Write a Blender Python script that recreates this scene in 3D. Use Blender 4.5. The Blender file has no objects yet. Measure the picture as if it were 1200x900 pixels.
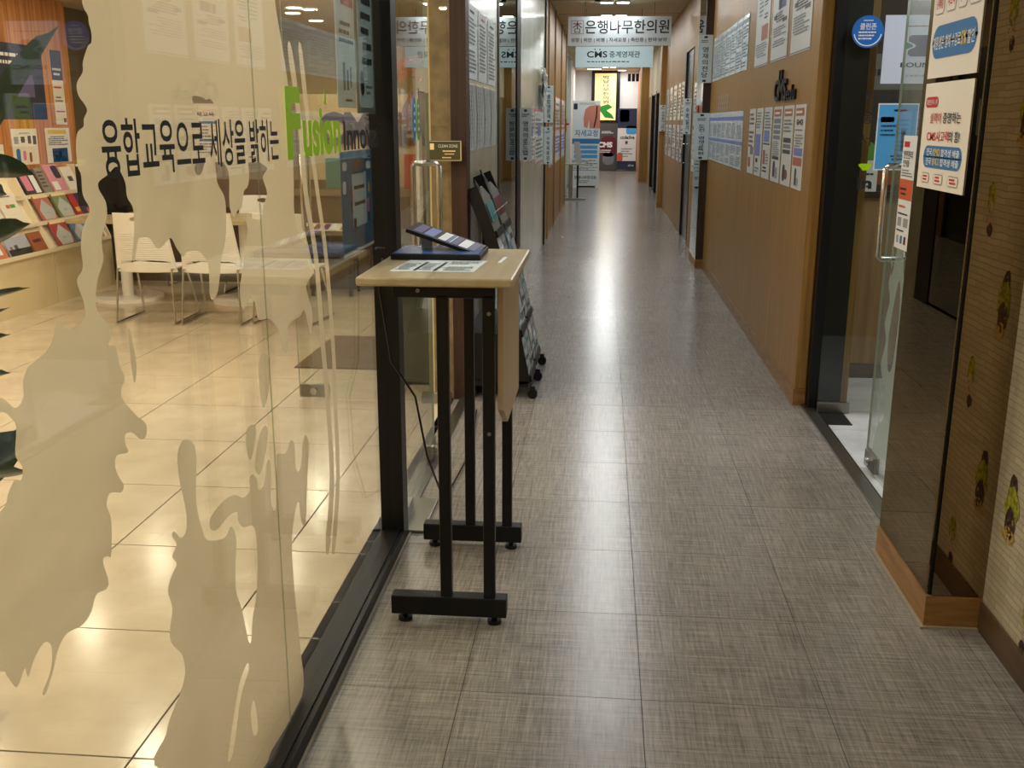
import bpy, bmesh, math, random
from mathutils import Vector, Matrix
rnd = random.Random(7)
SC = bpy.context.scene
COL = SC.collection

# ------------------------------------------------------------------ camera
F_PX, CX, CY, EYE = 1190.0, 600.0, 450.0, 1.535
TH = math.atan2(307, F_PX); YAW = math.atan2(108, F_PX / math.cos(TH)); ROLL = math.radians(0.12)
fw = Vector((-math.sin(YAW) * math.cos(TH), math.cos(YAW) * math.cos(TH), -math.sin(TH)))
rt = Vector((math.cos(YAW), math.sin(YAW), 0)); up = rt.cross(fw)
rt, up = rt * math.cos(ROLL) + up * math.sin(ROLL), up * math.cos(ROLL) - rt * math.sin(ROLL)
cam_data = bpy.data.cameras.new('camera'); cam = bpy.data.objects.new('camera', cam_data); COL.objects.link(cam)
cam_data.sensor_fit = 'HORIZONTAL'; cam_data.sensor_width = 36.0; cam_data.lens = F_PX / 1200 * 36
cam_data.clip_start = 0.02; cam_data.clip_end = 200
M = Matrix((rt, up, -fw)).transposed().to_4x4(); M.translation = Vector((0, 0, EYE)); cam.matrix_world = M
SC.camera = cam
# ------------------------------------------------------------------ world, exposure
W = bpy.data.worlds.new('world'); SC.world = W; W.use_nodes = True
W.node_tree.nodes['Background'].inputs[0].default_value = (0.9, 0.95, 1.0, 1)
W.node_tree.nodes['Background'].inputs[1].default_value = 0.15
SC.view_settings.view_transform = 'Standard'; SC.view_settings.look = 'None'
SC.view_settings.gamma = 1; SC.view_settings.exposure = 0.0
SC.cycles.transparent_max_bounces = 32; SC.cycles.max_bounces = 10
CORR_W, ROOM_W, RIGHT_W, END_W = 6.8, 14.0, 10.0, 15.0      # lamp powers in watts


def at_x(px, py, X):
    d = fw + rt * ((px - CX) / F_PX) - up * ((py - CY) / F_PX)
    return Vector((0, 0, EYE)) + d * (X / d.x)
def at_y(px, py, Y):
    d = fw + rt * ((px - CX) / F_PX) - up * ((py - CY) / F_PX)
    return Vector((0, 0, EYE)) + d * (Y / d.y)

# ------------------------------------------------------------------ materials
def lin(c):
    return tuple(((v / 255) / 12.92 if v / 255 <= .04045 else ((v / 255 + .055) / 1.055) ** 2.4) for v in c[:3]) + (1,)
MATS = {}
def mat(name, rgb=(200, 200, 200), rough=.5, metal=0., spec=.5, emit=None, es=1.):
    if name in MATS: return MATS[name]
    m = bpy.data.materials.new(name); m.use_nodes = True; b = m.node_tree.nodes['Principled BSDF']
    b.inputs['Base Color'].default_value = lin(rgb); b.inputs['Roughness'].default_value = rough
    b.inputs['Metallic'].default_value = metal; b.inputs['Specular IOR Level'].default_value = spec
    if emit: b.inputs['Emission Color'].default_value = lin(emit); b.inputs['Emission Strength'].default_value = es
    MATS[name] = m; return m
def nodes(m): return m.node_tree.nodes, m.node_tree.links
def noise_mat(name, c1, c2, scale, rough=.5, detail=4, lo=.35, hi=.65, bump=0., spec=.5, nscale=1., world=True):
    """Two colours mixed by a noise stretched by scale (x,y,z) on world position."""
    m = mat(name, c1, rough, spec=spec); N, L = nodes(m); b = N['Principled BSDF']
    g = N.new('ShaderNodeNewGeometry'); mp = N.new('ShaderNodeMapping'); mp.inputs['Scale'].default_value = scale
    L.new(g.outputs['Position'], mp.inputs['Vector'])
    n = N.new('ShaderNodeTexNoise'); n.inputs['Scale'].default_value = nscale; n.inputs['Detail'].default_value = detail
    L.new(mp.outputs[0], n.inputs['Vector'])
    r = N.new('ShaderNodeValToRGB'); r.color_ramp.elements[0].position = lo; r.color_ramp.elements[1].position = hi
    r.color_ramp.elements[0].color = lin(c1); r.color_ramp.elements[1].color = lin(c2)
    L.new(n.outputs['Fac'], r.inputs['Fac']); L.new(r.outputs['Color'], b.inputs['Base Color'])
    if bump:
        bp = N.new('ShaderNodeBump'); bp.inputs['Strength'].default_value = bump; bp.inputs['Distance'].default_value = .002
        L.new(n.outputs['Fac'], bp.inputs['Height']); L.new(bp.outputs['Normal'], b.inputs['Normal'])
    return m
oak = noise_mat('oak_laminate', (134, 97, 44), (168, 127, 62), (45, 45, 1.6), .42, 5, .3, .72)
oak_warm = noise_mat('warm_oak', (176, 110, 56), (214, 150, 88), (22, 22, 1.2), .5, 4)
plinth_m = noise_mat('plinth_wood', (126, 90, 44), (156, 116, 62), (6, 6, 40), .4, 4)
brown_wood = noise_mat('dark_brown_wood', (44, 25, 16), (64, 38, 25), (40, 40, 2), .45, 4)
bb_brown = noise_mat('dark_baseboard', (70, 54, 40), (92, 72, 52), (4, 4, 30), .4)
marble = noise_mat('pale_green_stone', (160, 162, 140), (182, 184, 162), (3, 3, 3), .22, 8, .3, .7)
cream_stone = noise_mat('cream_stone', (118, 98, 70), (150, 128, 94), (14, 14, 14), .35, 8)
room_tile = noise_mat('beige_floor_tile', (206, 192, 168), (220, 206, 182), (5, 5, 5), .16, 6)
white_tile = noise_mat('pale_grey_floor_tile', (196, 200, 204), (220, 224, 228), (5, 5, 5), .2, 6)
grout = mat('dark_grout', (54, 44, 34), .8)
seam_m = mat('vinyl_seam', (62, 58, 54), .8)
ceil_m = mat('ceiling_paint', (200, 184, 154), .8)
wall_white = mat('white_wall_paint', (228, 232, 230), .6)
beige_wall = mat('beige_wall_paint', (214, 196, 160), .6)
olive = mat('olive_wall', (104, 90, 62), .7)
black_metal = mat('black_powder_coat', (12, 13, 15), .42, 0., .35)
black_plastic = mat('black_plastic', (14, 14, 15), .48, 0., .35)
chrome = mat('brushed_steel', (196, 196, 192), .22, 1.)
steel_dull = mat('satin_steel', (150, 148, 140), .35, 1.)
white_plastic = mat('white_plastic', (250, 248, 242), .35)
paper = mat('white_paper', (226, 230, 230), .55)
paper_warm = mat('cream_paper', (236, 228, 214), .6)
ink = mat('black_ink', (26, 26, 30), .6)
greyink = mat('grey_ink', (122, 128, 132), .6)
desk_top = noise_mat('maple_laminate', (176, 158, 120), (190, 172, 134), (30, 3, 30), .32, 3)
desk_side = mat('beige_board', (186, 158, 124), .5)
C = {k: mat('print_' + k, v, .5) for k, v in dict(red=(196, 40, 44), blue=(52, 118, 176), sky=(76, 160, 220), navy=(34, 42, 74),
     orange=(206, 96, 54), yellow=(232, 196, 70), green=(94, 160, 70), rust=(170, 104, 76), lime=(166, 216, 12), grey=(150, 154, 158), pale=(196, 214, 224),
     lilac=(120, 130, 190), pink=(226, 132, 160), maroon=(96, 20, 34), brown=(140, 88, 56), skin=(206, 132, 110), teal=(70, 130, 130),
     charcoal=(70, 70, 74), white=(238, 240, 240), cream=(246, 226, 170), magenta=(150, 30, 60), violet=(96, 88, 128), lightgrey=(190, 194, 196)).items()}
C['ink'] = ink; C['greyink'] = greyink

def floor_material():
    m = mat('woven_vinyl', (140, 132, 122), .3); N, L = nodes(m); b = N['Principled BSDF']
    g = N.new('ShaderNodeNewGeometry'); outs = []
    for sc in ((420, 14, 1), (14, 420, 1), (120, 4, 1), (4, 120, 1)):
        mp = N.new('ShaderNodeMapping'); mp.inputs['Scale'].default_value = sc; L.new(g.outputs['Position'], mp.inputs['Vector'])
        n = N.new('ShaderNodeTexNoise'); n.inputs['Scale'].default_value = 1; n.inputs['Detail'].default_value = 3
        L.new(mp.outputs[0], n.inputs['Vector']); outs.append(n.outputs['Fac'])
    def add(a, c):
        x = N.new('ShaderNodeMath'); x.operation = 'ADD'; L.new(a, x.inputs[0]); L.new(c, x.inputs[1]); return x.outputs[0]
    s = add(add(outs[0], outs[1]), add(outs[2], outs[3]))
    mu = N.new('ShaderNodeMath'); mu.operation = 'MULTIPLY'; mu.inputs[1].default_value = .25; L.new(s, mu.inputs[0])
    r = N.new('ShaderNodeValToRGB'); r.color_ramp.elements[0].position = .38; r.color_ramp.elements[1].position = .62
    r.color_ramp.elements[0].color = lin((94, 90, 84)); r.color_ramp.elements[1].color = lin((166, 160, 151))
    L.new(mu.outputs[0], r.inputs['Fac'])
    oi = N.new('ShaderNodeObjectInfo'); hv = N.new('ShaderNodeMapRange'); hv.inputs['To Min'].default_value = .93; hv.inputs['To Max'].default_value = 1.05
    L.new(oi.outputs['Random'], hv.inputs['Value'])
    mx = N.new('ShaderNodeVectorMath'); mx.operation = 'SCALE'; L.new(r.outputs['Color'], mx.inputs[0]); L.new(hv.outputs[0], mx.inputs['Scale'])
    L.new(mx.outputs[0], b.inputs['Base Color'])
    rr = N.new('ShaderNodeMapRange'); rr.inputs['To Min'].default_value = .17; rr.inputs['To Max'].default_value = .28
    L.new(mu.outputs[0], rr.inputs['Value']); L.new(rr.outputs[0], b.inputs['Roughness'])
    bp = N.new('ShaderNodeBump'); bp.inputs['Strength'].default_value = .25; bp.inputs['Distance'].default_value = .0008
    L.new(mu.outputs[0], bp.inputs['Height']); L.new(bp.outputs['Normal'], b.inputs['Normal'])
    return m
vinyl = floor_material()

def glass_material(name, tint=(248, 251, 248), ior=1.5):
    m = bpy.data.materials.new(name); m.use_nodes = True; N, L = nodes(m); N.clear()
    o = N.new('ShaderNodeOutputMaterial'); mx = N.new('ShaderNodeMixShader'); t = N.new('ShaderNodeBsdfTransparent'); gl = N.new('ShaderNodeBsdfGlossy')
    gl.inputs['Roughness'].default_value = 0; t.inputs['Color'].default_value = lin(tint)
    g = N.new('ShaderNodeNewGeometry'); mr = N.new('ShaderNodeMapRange'); mr.inputs['To Min'].default_value = ior; mr.inputs['To Max'].default_value = 1 / ior
    L.new(g.outputs['Backfacing'], mr.inputs['Value']); fr = N.new('ShaderNodeFresnel'); L.new(mr.outputs[0], fr.inputs['IOR'])
    L.new(fr.outputs[0], mx.inputs[0]); L.new(t.outputs[0], mx.inputs[1]); L.new(gl.outputs[0], mx.inputs[2]); L.new(mx.outputs[0], o.inputs[0])
    MATS[name] = m; return m
glass = glass_material('clear_glass'); glass_edge = mat('glass_edge', (150, 164, 146), .2)
def film_material(name, rgb, clear=.06):
    m = bpy.data.materials.new(name); m.use_nodes = True; N, L = nodes(m); N.clear()
    o = N.new('ShaderNodeOutputMaterial'); d = N.new('ShaderNodeBsdfDiffuse'); tl = N.new('ShaderNodeBsdfTranslucent'); t = N.new('ShaderNodeBsdfTransparent')
    d.inputs[0].default_value = lin(rgb); tl.inputs[0].default_value = lin(rgb)
    a = N.new('ShaderNodeMixShader'); a.inputs[0].default_value = .62; L.new(d.outputs[0], a.inputs[1]); L.new(tl.outputs[0], a.inputs[2])
    c = N.new('ShaderNodeMixShader'); c.inputs[0].default_value = clear; L.new(a.outputs[0], c.inputs[1]); L.new(t.outputs[0], c.inputs[2])
    L.new(c.outputs[0], o.inputs[0]); MATS[name] = m; return m
film_m = film_material('frosted_film', (218, 211, 192), .05)
film_green = film_material('pale_green_film', (196, 208, 196), .25)
def mirror_material(name, tint, rough=.0):
    m = bpy.data.materials.new(name); m.use_nodes = True; N, L = nodes(m); N.clear()
    o = N.new('ShaderNodeOutputMaterial'); gl = N.new('ShaderNodeBsdfGlossy'); gl.inputs['Color'].default_value = lin(tint); gl.inputs['Roughness'].default_value = rough
    L.new(gl.outputs[0], o.inputs[0]); MATS[name] = m; return m
bronze_mirror = mirror_material('bronze_mirror', (150, 132, 104)); silver_mirror = mirror_material('silver_mirror', (205, 212, 210)); dark_mirror = mirror_material('smoked_mirror', (170, 174, 170))
plastic_sleeve = mat('plastic_sleeve_paper', (206, 216, 216), .18)

# ------------------------------------------------------------------ mesh builder
class MB:
    def __init__(s): s.v = []; s.f = []; s.mi = []; s.mats = []; s.smooth = []
    def slot(s, m):
        if m not in s.mats: s.mats.append(m)
        return s.mats.index(m)
    def poly(s, pts, m, smooth=False):
        b = len(s.v); s.v += [Vector(p) for p in pts]; s.f.append(tuple(range(b, b + len(pts)))); s.mi.append(s.slot(m)); s.smooth.append(smooth)
    def faces(s, pts, fs, m, smooth=False):
        b = len(s.v); s.v += [Vector(p) for p in pts]; k = s.slot(m)
        for f in fs: s.f.append(tuple(i + b for i in f)); s.mi.append(k); s.smooth.append(smooth)
    def box(s, x0, x1, y0, y1, z0, z1, m):
        P = [(x0, y0, z0), (x1, y0, z0), (x1, y1, z0), (x0, y1, z0), (x0, y0, z1), (x1, y0, z1), (x1, y1, z1), (x0, y1, z1)]
        s.faces(P, [(3, 2, 1, 0), (4, 5, 6, 7), (0, 1, 5, 4), (1, 2, 6, 5), (2, 3, 7, 6), (3, 0, 4, 7)], m); return s
    def slab(s, O, U, V, T, m):
        """Parallelepiped: corner O, edges U, V and thickness T."""
        O, U, V, T = map(Vector, (O, U, V, T)); P = [O, O + U, O + U + V, O + V]; P += [p + T for p in P]
        s.faces(P, [(3, 2, 1, 0), (4, 5, 6, 7), (0, 1, 5, 4), (1, 2, 6, 5), (2, 3, 7, 6), (3, 0, 4, 7)], m); return s
    def prism(s, pts, T, m):
        """Polygon (list of 3D points) pushed along T."""
        T = Vector(T); n = len(pts); P = [Vector(p) for p in pts]; P += [p + T for p in P]
        fs = [tuple(range(n - 1, -1, -1)), tuple(range(n, 2 * n))] + [(i, (i + 1) % n, n + (i + 1) % n, n + i) for i in range(n)]
        s.faces(P, fs, m); return s
    def tube(s, path, r, m, seg=10, cap=True):
        path = [Vector(p) for p in path]; rings = []; n = len(path); ref = None
        for i, p in enumerate(path):
            d = (path[min(i + 1, n - 1)] - path[max(i - 1, 0)]).normalized()
            if ref is None: ref = d.orthogonal().normalized()
            a = (ref - d * ref.dot(d)).normalized(); ref = a; c = d.cross(a)
            rr = r[i] if isinstance(r, (list, tuple)) else r
            rings.append([p + (a * math.cos(t) + c * math.sin(t)) * rr for t in [2 * math.pi * k / seg for k in range(seg)]])
        P = [q for R in rings for q in R]; fs = []
        for i in range(n - 1):
            for k in range(seg): fs.append((i * seg + k, i * seg + (k + 1) % seg, (i + 1) * seg + (k + 1) % seg, (i + 1) * seg + k))
        s.faces(P, fs, m, True)
        if cap: s.poly(list(reversed(rings[0])), m); s.poly(rings[-1], m)
        return s
    def cyl(s, a, b, r, m, seg=16): return s.tube([a, b], r, m, seg)
    def ell(s, c, r, m, u=16, v=10):
        P = []; fs = []
        for j in range(v + 1):
            ph = math.pi * j / v
            for i in range(u):
                t = 2 * math.pi * i / u; P.append((c[0] + r[0] * math.sin(ph) * math.cos(t), c[1] + r[1] * math.sin(ph) * math.sin(t), c[2] + r[2] * math.cos(ph)))
        for j in range(v):
            for i in range(u): fs.append((j * u + i, (j + 1) * u + i, (j + 1) * u + (i + 1) % u, j * u + (i + 1) % u))
        s.faces(P, fs, m, True); return s
    def build(s, name, parent=None, origin=None, bevel=0, **tags):
        if parent is not None and origin is None: org = wloc(parent)
        elif origin is not None: org = Vector(origin)
        else:
            xs = [p.x for p in s.v]; ys = [p.y for p in s.v]; zs = [p.z for p in s.v]
            org = Vector(((min(xs) + max(xs)) / 2, (min(ys) + max(ys)) / 2, min(zs)))
        me = bpy.data.meshes.new(name); me.from_pydata([tuple(p - org) for p in s.v], [], s.f)
        for m in s.mats: me.materials.append(m)
        for i, p in enumerate(me.polygons): p.material_index = s.mi[i]; p.use_smooth = s.smooth[i]
        me.validate(); me.update()
        o = bpy.data.objects.new(name, me); COL.objects.link(o)
        if parent is not None: o.parent = parent; o['_w'] = tuple(org); o.location = org - wloc(parent)
        else: o.location = org; o['_w'] = tuple(org)
        if bevel:
            bv = o.modifiers.new('bevel', 'BEVEL'); bv.width = bevel; bv.segments = 2; bv.limit_method = 'ANGLE'
        return tag(o, **tags)
def wloc(o): return Vector(o['_w'])
def tag(o, label=None, cat=None, group=None, kind=None):
    if label: o['label'] = label
    if cat: o['category'] = cat
    if group: o['group'] = group
    if kind: o['kind'] = kind
    return o
def empty(name, loc, label=None, cat=None, group=None, kind=None):
    o = bpy.data.objects.new(name, None); COL.objects.link(o); o.location = loc; o['_w'] = tuple(loc); o.empty_display_size = .1
    return tag(o, label, cat, group, kind)
def struct(name, mb, parent=None):
    return mb.build(name, parent, kind=None if parent else 'structure')
def copy_tree(o, loc, rz=0, label=None):
    c = o.copy(); COL.objects.link(c); c.location = loc; c.rotation_euler = (0, 0, rz); c['_w'] = tuple(loc)
    if label: c['label'] = label
    for ch in o.children:
        d = ch.copy(); COL.objects.link(d); d.parent = c
        for g in ch.children: e = g.copy(); COL.objects.link(e); e.parent = d
    return c

FONT = {}
def glyphs(body, bold):
    if any(ord(c) > 0x1100 for c in body): bold = min(bold, .012)
    k = (body, bold)
    if k not in FONT:
        cu = bpy.data.curves.new('t', 'FONT'); cu.body = body; cu.offset = bold; cu.resolution_u = 3
        o = bpy.data.objects.new('t', cu); COL.objects.link(o); bpy.context.view_layer.update()
        me = bpy.data.meshes.new_from_object(o.evaluated_get(bpy.context.evaluated_depsgraph_get()))
        P = [tuple(v.co[:2]) for v in me.vertices]; fs = [tuple(p.vertices) for p in me.polygons]
        bpy.data.objects.remove(o); bpy.data.meshes.remove(me); bpy.data.curves.remove(cu)
        x0 = min(p[0] for p in P); x1 = max(p[0] for p in P); y0 = min(p[1] for p in P); y1 = max(p[1] for p in P)
        FONT[k] = ([((p[0] - x0) / (x1 - x0), (p[1] - y0) / (y1 - y0)) for p in P], fs, (x1 - x0) / (y1 - y0))
    return FONT[k]
def put_text(mb, body, O, U, V, rect, m, bold=0., lift=0., thick=0.):
    """Text fitted in rect (u0,v0,u1,v1) in metres on the plane O,U,V."""
    P, fs, _ = glyphs(body, bold); O, U, V = Vector(O), Vector(U), Vector(V); Nn = U.cross(V)
    u0, v0, u1, v1 = rect
    pts = [O + U * (u0 + p[0] * (u1 - u0)) + V * (v0 + p[1] * (v1 - v0)) + Nn * (lift + thick) for p in P]
    mb.faces(pts, fs, m)
    if thick:
        from collections import Counter
        ec = {}
        for f in fs:
            for i in range(len(f)):
                a, b = f[i], f[(i + 1) % len(f)]; ec[(a, b)] = 1
        base = len(mb.v); mb.v += [p - Nn * thick for p in pts]; top = base - len(pts); k = mb.slot(m)
        for (a, b) in ec:
            if (b, a) not in ec: mb.f.append((top + b, top + a, base + a, base + b)); mb.mi.append(k); mb.smooth.append(False)
def put_rect(mb, O, U, V, rect, m, lift): 
    O, U, V = Vector(O), Vector(U), Vector(V); Nn = U.cross(V); u0, v0, u1, v1 = rect
    mb.poly([O + U * a + V * b + Nn * lift for a, b in ((u0, v0), (u1, v0), (u1, v1), (u0, v1))], m)
def put_round(mb, O, U, V, rect, rad, m, lift, seg=5):
    O, U, V = Vector(O), Vector(U), Vector(V); Nn = U.cross(V); u0, v0, u1, v1 = rect; pts = []
    for cx, cy, a0 in ((u1 - rad, v1 - rad, 0), (u0 + rad, v1 - rad, 90), (u0 + rad, v0 + rad, 180), (u1 - rad, v0 + rad, 270)):
        for k in range(seg + 1):
            t = math.radians(a0 + 90 * k / seg); pts.append(O + U * (cx + rad * math.cos(t)) + V * (cy + rad * math.sin(t)) + Nn * lift)
    mb.poly(pts, m)
def put_lines(mb, O, U, V, rect, rows, m, lift, seed=0, fill=.45, big=.16):
    r = random.Random(seed); u0, v0, u1, v1 = rect; h = (v1 - v0) / rows; w = u1 - u0
    for i in range(rows):
        if r.random() < .08: continue
        y = v1 - (i + .75) * h; u = u0 + (0 if r.random() < .8 else w * .1); end = u0 + w * r.uniform(.6, 1)
        while u < end:
            L = w * r.uniform(.03, big); put_rect(mb, O, U, V, (u, y, min(u + L, u1), y + h * fill), m, lift); u += L + w * .02

RW_U, LW_U, FW_U = Vector((0, -1, 0)), Vector((0, 1, 0)), Vector((1, 0, 0)); ZV = Vector((0, 0, 1))
def sheet(name, label, cat, O, U, w, h, spec, base=paper, thick=.002, group=None, V=ZV, parent=None, lift=.001, curl=0.):
    """A flat printed sheet: O = lower left corner. spec: list of print elements in 0..1 units of the sheet."""
    O, U, V = Vector(O), Vector(U).normalized(), Vector(V).normalized(); Nn = U.cross(V)
    s = MB(); s.slab(O + Nn * .0005, U * w, V * h, Nn * thick, base)
    o = s.build(name, parent, label=label, cat=cat, group=group)
    p = MB(); lf = thick + .0005 + lift
    for e in spec:
        k = e[0]; q = e[1] or (0, 0, 1, 1); r = (q[0] * w, q[1] * h, q[2] * w, q[3] * h)
        if k == 'r': put_rect(p, O, U, V, r, C[e[2]], lf)
        elif k == 'R': put_round(p, O, U, V, r, e[3] * w, C[e[2]], lf)
        elif k == 'l': put_lines(p, O, U, V, r, e[3], C[e[2]], lf + lift, seed=int(abs(O.y * 31 + O.z * 17 + r[1] * 101)))
        elif k == 't': put_text(p, e[3], O, U, V, r, C[e[2]], e[4] if len(e) > 4 else 0, lf + lift)
        elif k == 'p': p.poly([O + U * (a * w) + V * (b * h) + Nn * (lf + lift) for a, b in e[3]], C[e[2]])
    if p.f: p.build('print', o)
    return o

def smooth_loop(pts, n=5):
    out = []; N = len(pts)
    for i in range(N):
        p0, p1, p2, p3 = (Vector(pts[(i + k) % N]) for k in (-1, 0, 1, 2))
        for j in range(n):
            t = j / n
            out.append(.5 * ((2 * p1) + (p2 - p0) * t + (2 * p0 - 5 * p1 + 4 * p2 - p3) * t * t + (3 * p1 - p0 - 3 * p2 + p3) * t ** 3))
    return out
def fill_loops(loops):
    """2D loops (even-odd holes) -> points, faces."""
    cu = bpy.data.curves.new('f', 'CURVE'); cu.dimensions = '2D'; cu.fill_mode = 'BOTH'
    for lp in loops:
        sp = cu.splines.new('POLY'); sp.points.add(len(lp) - 1); sp.use_cyclic_u = True
        for i, p in enumerate(lp): sp.points[i].co = (p[0], p[1], 0, 1)
    o = bpy.data.objects.new('f', cu); COL.objects.link(o); bpy.context.view_layer.update()
    me = bpy.data.meshes.new_from_object(o.evaluated_get(bpy.context.evaluated_depsgraph_get()))
    P = [tuple(v.co[:2]) for v in me.vertices]; fs = [tuple(p.vertices) for p in me.polygons]
    bpy.data.objects.remove(o); bpy.data.meshes.remove(me); bpy.data.curves.remove(cu)
    return P, fs
def pixel_loop(px, X): return smooth_loop([(lambda q: (q.y, q.z))(at_x(a, b, X)) for a, b in px])

# ================================================================== LAMPS
def area(name, loc, size, power, color, rot=(0, 0, 0), size_y=None):
    l = bpy.data.lights.new(name, 'AREA'); l.shape = 'RECTANGLE' if size_y else 'SQUARE'; l.size = size
    if size_y: l.size_y = size_y
    l.energy = power; l.color = color; o = bpy.data.objects.new(name, l); COL.objects.link(o); o.location = loc; o.rotation_euler = rot; return o
CZ = 3.12                                           # corridor ceiling
lamp_face = mat('lamp_diffuser', (255, 252, 245), .5, emit=(255, 252, 245), es=6.)
lamp_warm = mat('warm_lamp_diffuser', (255, 236, 200), .5, emit=(255, 240, 214), es=8.)
def ceiling_lamp(x, y, label, first=[None]):
    power = CORR_W * (.55 if y < 3 else .8 if y < 9 else 1.15)
    if first[0] is None:
        e = empty('ceiling_light', (x, y, CZ), label, 'ceiling light', 'twin square downlights along the corridor ceiling')
        for dx in (-.11, .11):
            s = MB(); s.box(x + dx - .095, x + dx + .095, y - .095, y + .095, CZ - .02, CZ - .002, mat('white_trim', (225, 225, 220), .5)); s.build('bezel', e)
            s = MB(); s.box(x + dx - .078, x + dx + .078, y - .078, y + .078, CZ - .024, CZ - .0205, lamp_face); s.build('diffuser', e)
        first[0] = e
    else: e = copy_tree(first[0], (x, y, CZ), 0, label)
    for dx in (-.11, .11): area('lamp', (x + dx, y, CZ - .03),   .15, power, (.955, .985, 1))
CORR_Y = [.3, 2.1, 3.9, 5.7, 7.5, 9.3, 11.1, 12.9, 14.65, 16.4, 18.2, 20.0, 22.0, 24.5, 27.0, 29.5, 31.5]
for i, y in enumerate(CORR_Y):
    lb = 'twin square downlight in the corridor ceiling, out of the picture or hidden by the signs'
    if y == 14.65: lb = 'twin white downlight cut by the top edge of the picture above the hanging clinic sign'
    if y == 16.4: lb = 'twin white downlight glowing just over the top edge of the clinic sign'
    ceiling_lamp(.1, y, lb)
RZ = 2.62                                           # left room ceiling
def room_lamp(x, y, label, first=[None]):
    if first[0] is None:
        e = empty('recessed_light', (x, y, RZ), label, 'ceiling light', 'round recessed lights of the glazed room')
        s = MB(); s.cyl((x, y, RZ - .012), (x, y, RZ - .001), .09, white_plastic, 24); s.build('bezel', e)
        s = MB(); s.cyl((x, y, RZ - .016), (x, y, RZ - .0125), .075, lamp_warm, 24); s.build('diffuser', e)
        first[0] = e
    else: copy_tree(first[0], (x, y, RZ), 0, label)
    area('lamp', (x, y, RZ - .025), .14, ROOM_W * (.6 if y > 6.5 else 1.1), (1, .86, .655))
seen = {(-3.04, 10.26): 'round recessed light, upper of the two side by side seen through the glass', (-3.2, 10.75): 'round recessed light, lower of the two side by side seen through the glass',
        (-3.18, 11.55): 'round recessed light farthest back, right of the pair seen through the glass', (-2.16, 9.7): 'recessed light at the top edge beside the black door post'}
for p, l in seen.items(): room_lamp(p[0], p[1], l)
for x in (-1.55, -2.9, -4.2):
    for y in (.6, 2.3, 4.0, 5.7, 7.4, 8.8):
        room_lamp(x, y, 'round recessed light in the room ceiling above the top edge of the picture')
def panel_lamp(x, y, z, size, power, label):
    e = empty('panel_light', (x, y, z), label, 'ceiling light')
    s = MB(); s.box(x - size / 2 - .02, x + size / 2 + .02, y - size / 2 - .02, y + size / 2 + .02, z - .02, z - .001, mat('white_trim', (225, 225, 220), .5)); s.build('bezel', e)
    s = MB(); s.box(x - size / 2, x + size / 2, y - size / 2, y + size / 2, z - .024, z - .0205, lamp_face); s.build('diffuser', e)
    area('lamp', (x, y, z - .03), size, power, (.95, .97, 1))
panel_lamp(1.9, 4.4, 2.75, .5, RIGHT_W, 'added unseen square panel light over the right room doorway')  # unseen panel added to light the right room by its doorway
panel_lamp(2.7, 5.3, 2.75, .5, RIGHT_W, 'added unseen square panel light deeper in the right room')  # second added panel, brightens the depth of the right room
panel_lamp(.5, 33.3, CZ, .25, END_W, 'small square ceiling light beside the lit cream sign')
panel_lamp(-.35, 32.4, CZ, .4, END_W, 'larger added square light in front of the lit cream sign')  # extra fixture added to brighten the corridor end

# ================================================================== SETTING
# corridor floor: sub-base + vinyl tiles with recessed joints
fl = MB(); fl.box(-.9, 1.36, -1.5, 34.3, -.06, -.0025, seam_m); floor = struct('floor', fl)
xs = [-.86, -.36, .138, .638, 1.138, 1.21]; g = .0011
tile_mesh = {}
for j in range(-1, 24):
    y0 = 1.505 + .5 * (j - 2); 
    if y0 < .4: continue
    for i in range(5):
        a, b = xs[i], xs[i + 1]
        if i == 4 and y0 > 3.0: continue
        key = i
        if key not in tile_mesh:
            s = MB(); s.box(a + g, b - g, y0 + g, y0 + .5 - g, -.0025, 0, vinyl); o = s.build('floor_tile', floor, origin=((a + b) / 2, y0 + .25, 0)); tile_mesh[key] = o
        else:
            o = tile_mesh[key].copy(); COL.objects.link(o); o.parent = floor; w = Vector(((a + b) / 2, y0 + .25, 0)); o.location = w - wloc(floor)
far = MB()
for j in range(24, 68):
    y0 = 1.505 + .5 * (j - 2)
    for i in range(4): far.box(xs[i] + g, xs[i + 1] - g, y0 + g, y0 + .5 - g, -.0025, 0, vinyl)
for i in range(5): far.box(xs[i] + g, xs[i + 1] - g, -1.4, .5, -.0025, 0, vinyl)
far.build('far_floor_tiles', floor, kind='stuff')
# room floor
fr = MB(); fr.box(-5.4, -.74, -1.4, 13.1, -.06, -.004, grout); floor_room = struct('floor_room', fr)
px0, py0, pw, ph = -5.67, .223, .648, .6335; first = None; g2 = .0030
for j in range(0, 14):
    for i in range(8):
        a = px0 + i * pw; b = a + pw; y0 = py0 + j * ph
        if i == 0: continue
        b2 = min(b, -.82)
        if i == 7 or b > -.9:
            s = MB(); s.box(a + g2, -.82 if i == 7 else b - g2, y0 + g2, y0 + ph - g2, -.004, 0, room_tile); s.build('floor_tile', floor_room); continue
        if first is None:
            s = MB(); s.box(a + g2, b - g2, y0 + g2, y0 + ph - g2, -.004, 0, room_tile); first = s.build('floor_tile', floor_room, origin=((a + b) / 2, y0 + ph / 2, 0))
        else:
            o = first.copy(); COL.objects.link(o); o.parent = floor_room; o.location = Vector(((a + b) / 2, y0 + ph / 2, 0)) - wloc(floor_room)
s = MB(); s.box(-5.3, -.82, py0 + 14 * ph, 13, -.004, 0, room_tile); s.box(-5.3, -.82, -1.3, py0 - .002, -.004, 0, room_tile); s.build('far_floor_tiles', floor_room, kind='stuff')
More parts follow.
